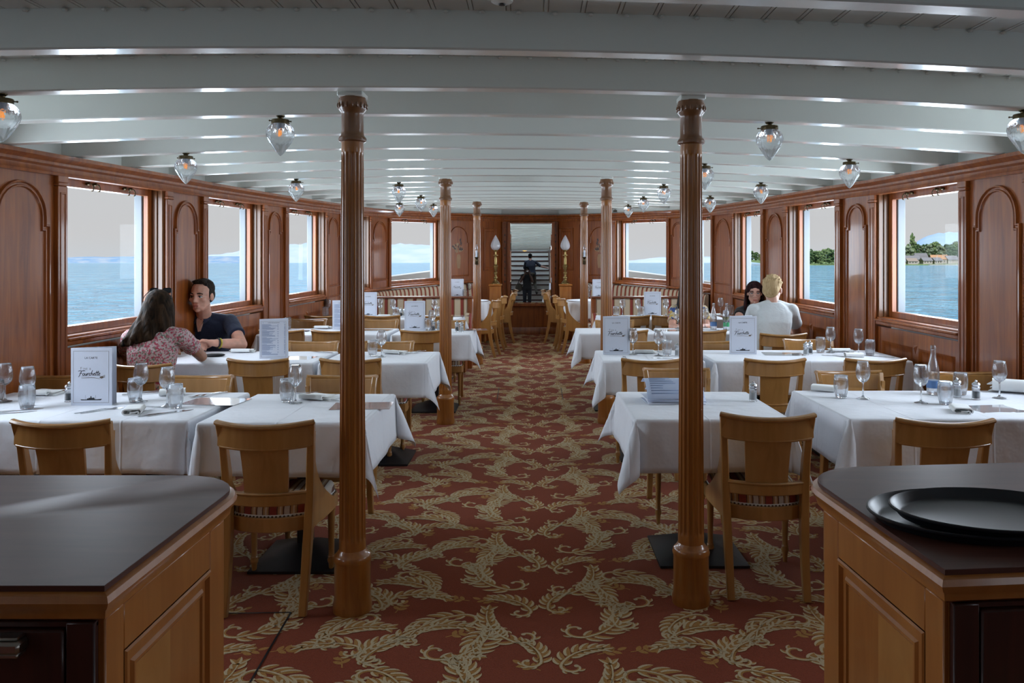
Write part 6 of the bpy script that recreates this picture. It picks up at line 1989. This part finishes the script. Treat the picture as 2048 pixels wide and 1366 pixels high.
for s in (1,-1):
    mb=MB(); mb.add([cl(s*.020,.066,.030),cl(s*.068,.030,.034),cl(s*.070,.062,-.018),cl(s*.040,.100,-.050),cl(s*.020,.068,.024),cl(s*.066,.024,.026),cl(s*.068,.054,-.024),cl(s*.040,.090,-.056)],[(0,1,2,3),(7,6,5,4),(0,4,5,1),(1,5,6,2),(2,6,7,3),(3,7,4,0)]); raw(mb,'collar_flap',polo)
mb=MB(); a=J['wr'][0]+(J['el'][0]-J['wr'][0])*.10
dirv=(J['el'][0]-J['wr'][0]).normalized()
for off,mm,nm in ((0,M['black'],'bead_bracelet'),(.016,mat('yellow_strap',(.55,.45,.05),.6),'yellow_bracelet')):
    mb=MB(); q=dirv.to_track_quat('Z','Y'); mb.tube([a+dirv*off+q@V((.036*math.cos(2*PI*j/20),.036*math.sin(2*PI*j/20),0)) for j in range(20)],.006,6,closed=True); tag(raw(mb,nm,mm),nm.replace('_',' '))
# --- woman in the floral blouse, back to us
fl=S(5.35)
J=dict(hip=V((-2.57,5.36,fl+.54)),chest=W3(305,708,5.43),neck=W3(312,661,5.47),sh=[W3(262,675,5.47),W3(364,673,5.47)],head=W3(318,616,5.52),yaw=R(12),pitch=R(-6),
  el=[W3(248,718,5.74),W3(403,713,5.72)],wr=[W3(322,700,6.0),W3(379,688,6.05)],hd=[V((.9,.5,.1)),V((-.3,.9,.2))],hn=[V((0,-.3,1)),V((.2,-.4,1))],curl=.5,
  kn=[V((-2.72,5.78,fl+.54)),V((-2.45,5.78,fl+.54))],ft=[V((-2.72,5.80,S(5.8))),V((-2.45,5.80,S(5.8)))],fwd=V((0,1,0)),floor=fl,hair_len=.27,hair_spread=1.75,hair_shift=-.075)
blouse=floral('pink_floral_blouse',[(0,(.56,.44,.44)),(.34,(.44,.07,.11)),(.52,(.50,.34,.35)),(.66,(.17,.20,.15)),(.80,(.48,.11,.16)),(.90,(.60,.50,.50))],105)
wm,hmw,raw,fin=person('woman in a red floral blouse seen from behind, leaning on the table',J,1.0,sk2,hair2,(blouse,0,'blouse'),jeans,False,.55,'long')
f=lambda x,y,z: tuple(hmw@V((x,y,z)))
mb=MB(f); 
for s in (1,-1): mb.cbox(s*.042-.028,s*.042+.028,.035,.041,.105,.142,.008); mb.tube([(s*.07,.035,.125),(s*.085,-.03,.085),(s*.088,-.06,.06)],.003,6)
mb.tube([(-.02,.038,.125),(.02,.038,.125)],.003,6)
raw(mb,'sunglasses',M['tray'])
# --- fair-haired man in the white t-shirt, back to us
fl=S(7.35)
tee=cloth_c('pale_grey_tee',(.62,.66,.68))
J=dict(hip=V((2.16,7.34,fl+.545)),chest=W3(1545,648,7.40),neck=W3(1546,606,7.46),sh=[W3(1508,621,7.45),W3(1583,621,7.45)],head=W3(1545,580,7.52),yaw=R(-32),pitch=R(-4),
  el=[W3(1494,662,7.72),W3(1594,664,7.70)],wr=[W3(1520,668,7.98),W3(1570,668,7.98)],hd=[V((.8,.6,.1)),V((-.8,.6,.1))],hn=[V((0,-.3,1)),V((0,-.3,1))],curl=.5,
  kn=[V((2.03,7.78,fl+.54)),V((2.30,7.78,fl+.54))],ft=[V((2.02,7.80,S(7.8))),V((2.31,7.80,S(7.8)))],fwd=V((0,1,0)),floor=fl)
person('fair-haired man in a white t-shirt seen from behind',J,1.06,sk3,hair3,(tee,0,'t_shirt'),jeans,True,.62,'fair',armr=1.12)
# --- woman with glasses opposite him
fl=S(8.85)
blk=cloth_c('black_top',(.012,.012,.014))
J=dict(hip=V((2.44,8.86,fl+.53)),chest=W3(1509,650,8.82),neck=W3(1509,613,8.80),sh=[W3(1537,624,8.82),W3(1480,624,8.82)],head=W3(1509,586,8.74),yaw=PI+R(-12),pitch=R(-3),
  el=[W3(1545,655,8.62),W3(1474,655,8.60)],wr=[W3(1522,656,8.34),W3(1494,656,8.34)],hd=[V((-.7,-.6,0)),V((.7,-.6,0))],hn=[V((0,.3,1)),V((0,.3,1))],curl=.5,hs=-1,
  kn=[V((2.56,8.44,fl+.53)),V((2.32,8.44,fl+.53))],ft=[V((2.56,8.42,S(8.4))),V((2.32,8.42,S(8.4)))],fwd=V((0,-1,0)),floor=fl,hair_len=.33,hair_spread=1.35)
wg,hmg,raw,fin=person('woman with glasses and long dark red hair, facing us behind the fair-haired man',J,1.03,sk3,hair4,(blk,0,'top'),jeans,False,.2,'long')
f=lambda x,y,z: tuple(hmg@V((x,y,z)))
mb=MB(f)
for s in (1,-1): mb.tube([(s*.032+.024*math.cos(2*PI*j/18),.095-.010*abs(math.cos(2*PI*j/18)),-.002+.021*math.sin(2*PI*j/18)) for j in range(18)],.0016,5,closed=True); mb.tube([(s*.056,.085,.004),(s*.078,.0,.006)],.0014,5)
mb.tube([(-.008,.097,.002),(0,.1,.005),(.008,.097,.002)],.0014,5)
raw(mb,'glasses',M['black'])
# --- person in the flowered top, mostly behind the near-right column
fl=S(8.85)
top2=floral('bright_flower_top',[(0,(.58,.48,.32)),(.42,(.42,.10,.10)),(.54,(.05,.10,.30)),(.66,(.55,.38,.08)),(.76,(.56,.46,.30)),(.88,(.06,.09,.07))],26)
J=dict(hip=V((1.70,8.86,fl+.53)),chest=W3(1377,648,8.82),neck=W3(1380,611,8.80),sh=[W3(1406,620,8.82),W3(1349,620,8.82)],head=W3(1379,584,8.74),yaw=PI+R(30),pitch=R(-3),
  el=[W3(1414,654,8.64),W3(1344,654,8.62)],wr=[W3(1395,656,8.38),W3(1364,656,8.38)],hd=[V((-.7,-.6,0)),V((.7,-.6,0))],hn=[V((0,.3,1)),V((0,.3,1))],curl=.5,hs=-1,
  kn=[V((1.82,8.44,fl+.53)),V((1.58,8.44,fl+.53))],ft=[V((1.82,8.42,S(8.4))),V((1.58,8.42,S(8.4)))],fwd=V((0,-1,0)),floor=fl,hair_len=.24,hair_spread=1.2)
person('person in a bright flowered top, mostly hidden by the near-right column',J,1.0,sk1,hair5,(top2,0,'flowered_top'),jeans,False,.7,'long')
for x,y,lab in ((2.44,8.86,'chair the woman with glasses sits on'),(1.70,8.86,'chair the person in the flowered top sits on')):
    put_chair(x,y-.02,180,lab,G_F)
# --- the photographer, standing at the camera, and a man climbing the stairs: both seen in the mirror
navy=cloth_c('dark_navy_shirt',(.012,.016,.032))
J=dict(hip=V((-.06,-.46,.88)),chest=V((-.07,-.44,1.16)),neck=V((-.075,-.42,1.38)),sh=[V((-.235,-.43,1.34)),V((.085,-.43,1.34))],head=V((-.07,-.36,1.53)),yaw=0,pitch=R(-4),
  el=[V((-.30,-.27,1.12)),V((.14,-.27,1.12))],wr=[V((-.13,-.18,1.42)),V((.02,-.18,1.42))],hd=[V((.3,.35,1)),V((-.3,.35,1))],hn=[V((0,-1,.2)),V((0,-1,.2))],curl=.45,
  kn=[V((-.15,-.44,.47)),V((.03,-.44,.47))],ft=[V((-.16,-.47,0)),V((.04,-.47,0))],fwd=V((0,1,0)),floor=0,face=False,hair_len=.14,hair_spread=1.05)
ph,hmp,raw,fin=person('person in black holding a camera up, reflected in the far mirror',J,1.0,sk4,hair5,(blk,0,'black_top'),jeans,False,.0,'long')
t=thing('held_camera','black camera held up by the reflected photographer','camera',(-.05,-.17,1.50)); mb=MB(); mb.cbox(-.065,.065,-.03,.03,-.045,.045,.008); mb.cbox(-.025,.025,-.03,.02,.04,.065,.006); mb.build('camera_body',M['black'],t)
mb=MB(); mb.lathe([(.035,0),(.036,.05),(.033,.052),(.0001,.046)],20); lens=mb.build('lens',M['steel'],t); lens.location=(0,.03,-.002); lens.rotation_euler=(R(-90),0,0)
t=thing('shoulder_bag','dark shoulder bag hanging at the reflected photographer\'s side','bag',(-.36,-.45,.78)); mb=MB(); mb.ell((0,0,.12),(.13,.08,.16)); mb.build('pouch',khaki,t); mb=MB(); mb.tube([(-.05,0,.25),(.04,.0,.45),(.14,0,.59),(.18,0,.45)],.012,6); mb.build('strap',M['black'],t)
o_=V((0,.27,-.2))
J=dict(hip=V((.14,-3.92,1.63))+o_,chest=V((.10,-3.97,1.93))+o_,neck=V((.08,-4.02,2.16))+o_,sh=[V((.28,-4.0,2.10))+o_,V((-.11,-4.0,2.10))+o_],head=V((.07,-4.07,2.31))+o_,yaw=PI,pitch=R(-8),
  el=[V((.50,-4.05,1.93))+o_,V((-.16,-4.15,1.83))+o_],wr=[V((.76,-4.15,1.86))+o_,V((-.06,-4.35,1.78))+o_],hd=[V((1,-.3,-.2)),V((0,-1,-.1))],hn=[V((0,0,1)),V((0,0,1))],curl=.5,
  kn=[V((.26,-4.02,1.23))+o_,V((.06,-4.1,1.25))+o_],ft=[V((.33,-3.35,.60)),V((.05,-3.63,.80))],fwd=V((0,-1,0)),floor=.6,face=False)
person('man in a navy shirt climbing the stairs, reflected in the far mirror',J,1.08,sk3,hair5,(navy,0,'shirt'),khaki,True,.95,'short')
t=thing('stair_lamp','glowing amber lamp above the stairs reflected in the far mirror','ceiling light',(-.15,-2.62,2.36))
mb=MB(); mb.lathe([(.09,.03),(.10,.0),(.08,-.04),(.0001,-.06)],20); mb.build('glass_bowl',mat('amber_lamp_glass',(.9,.6,.2),.4,emit=(1,.5,.12),es=3.0),t)
mb=MB(); mb.lathe([(.03,.20),(.03,.03),(.10,.03)],16); mb.build('fitting',M['brass'],t)
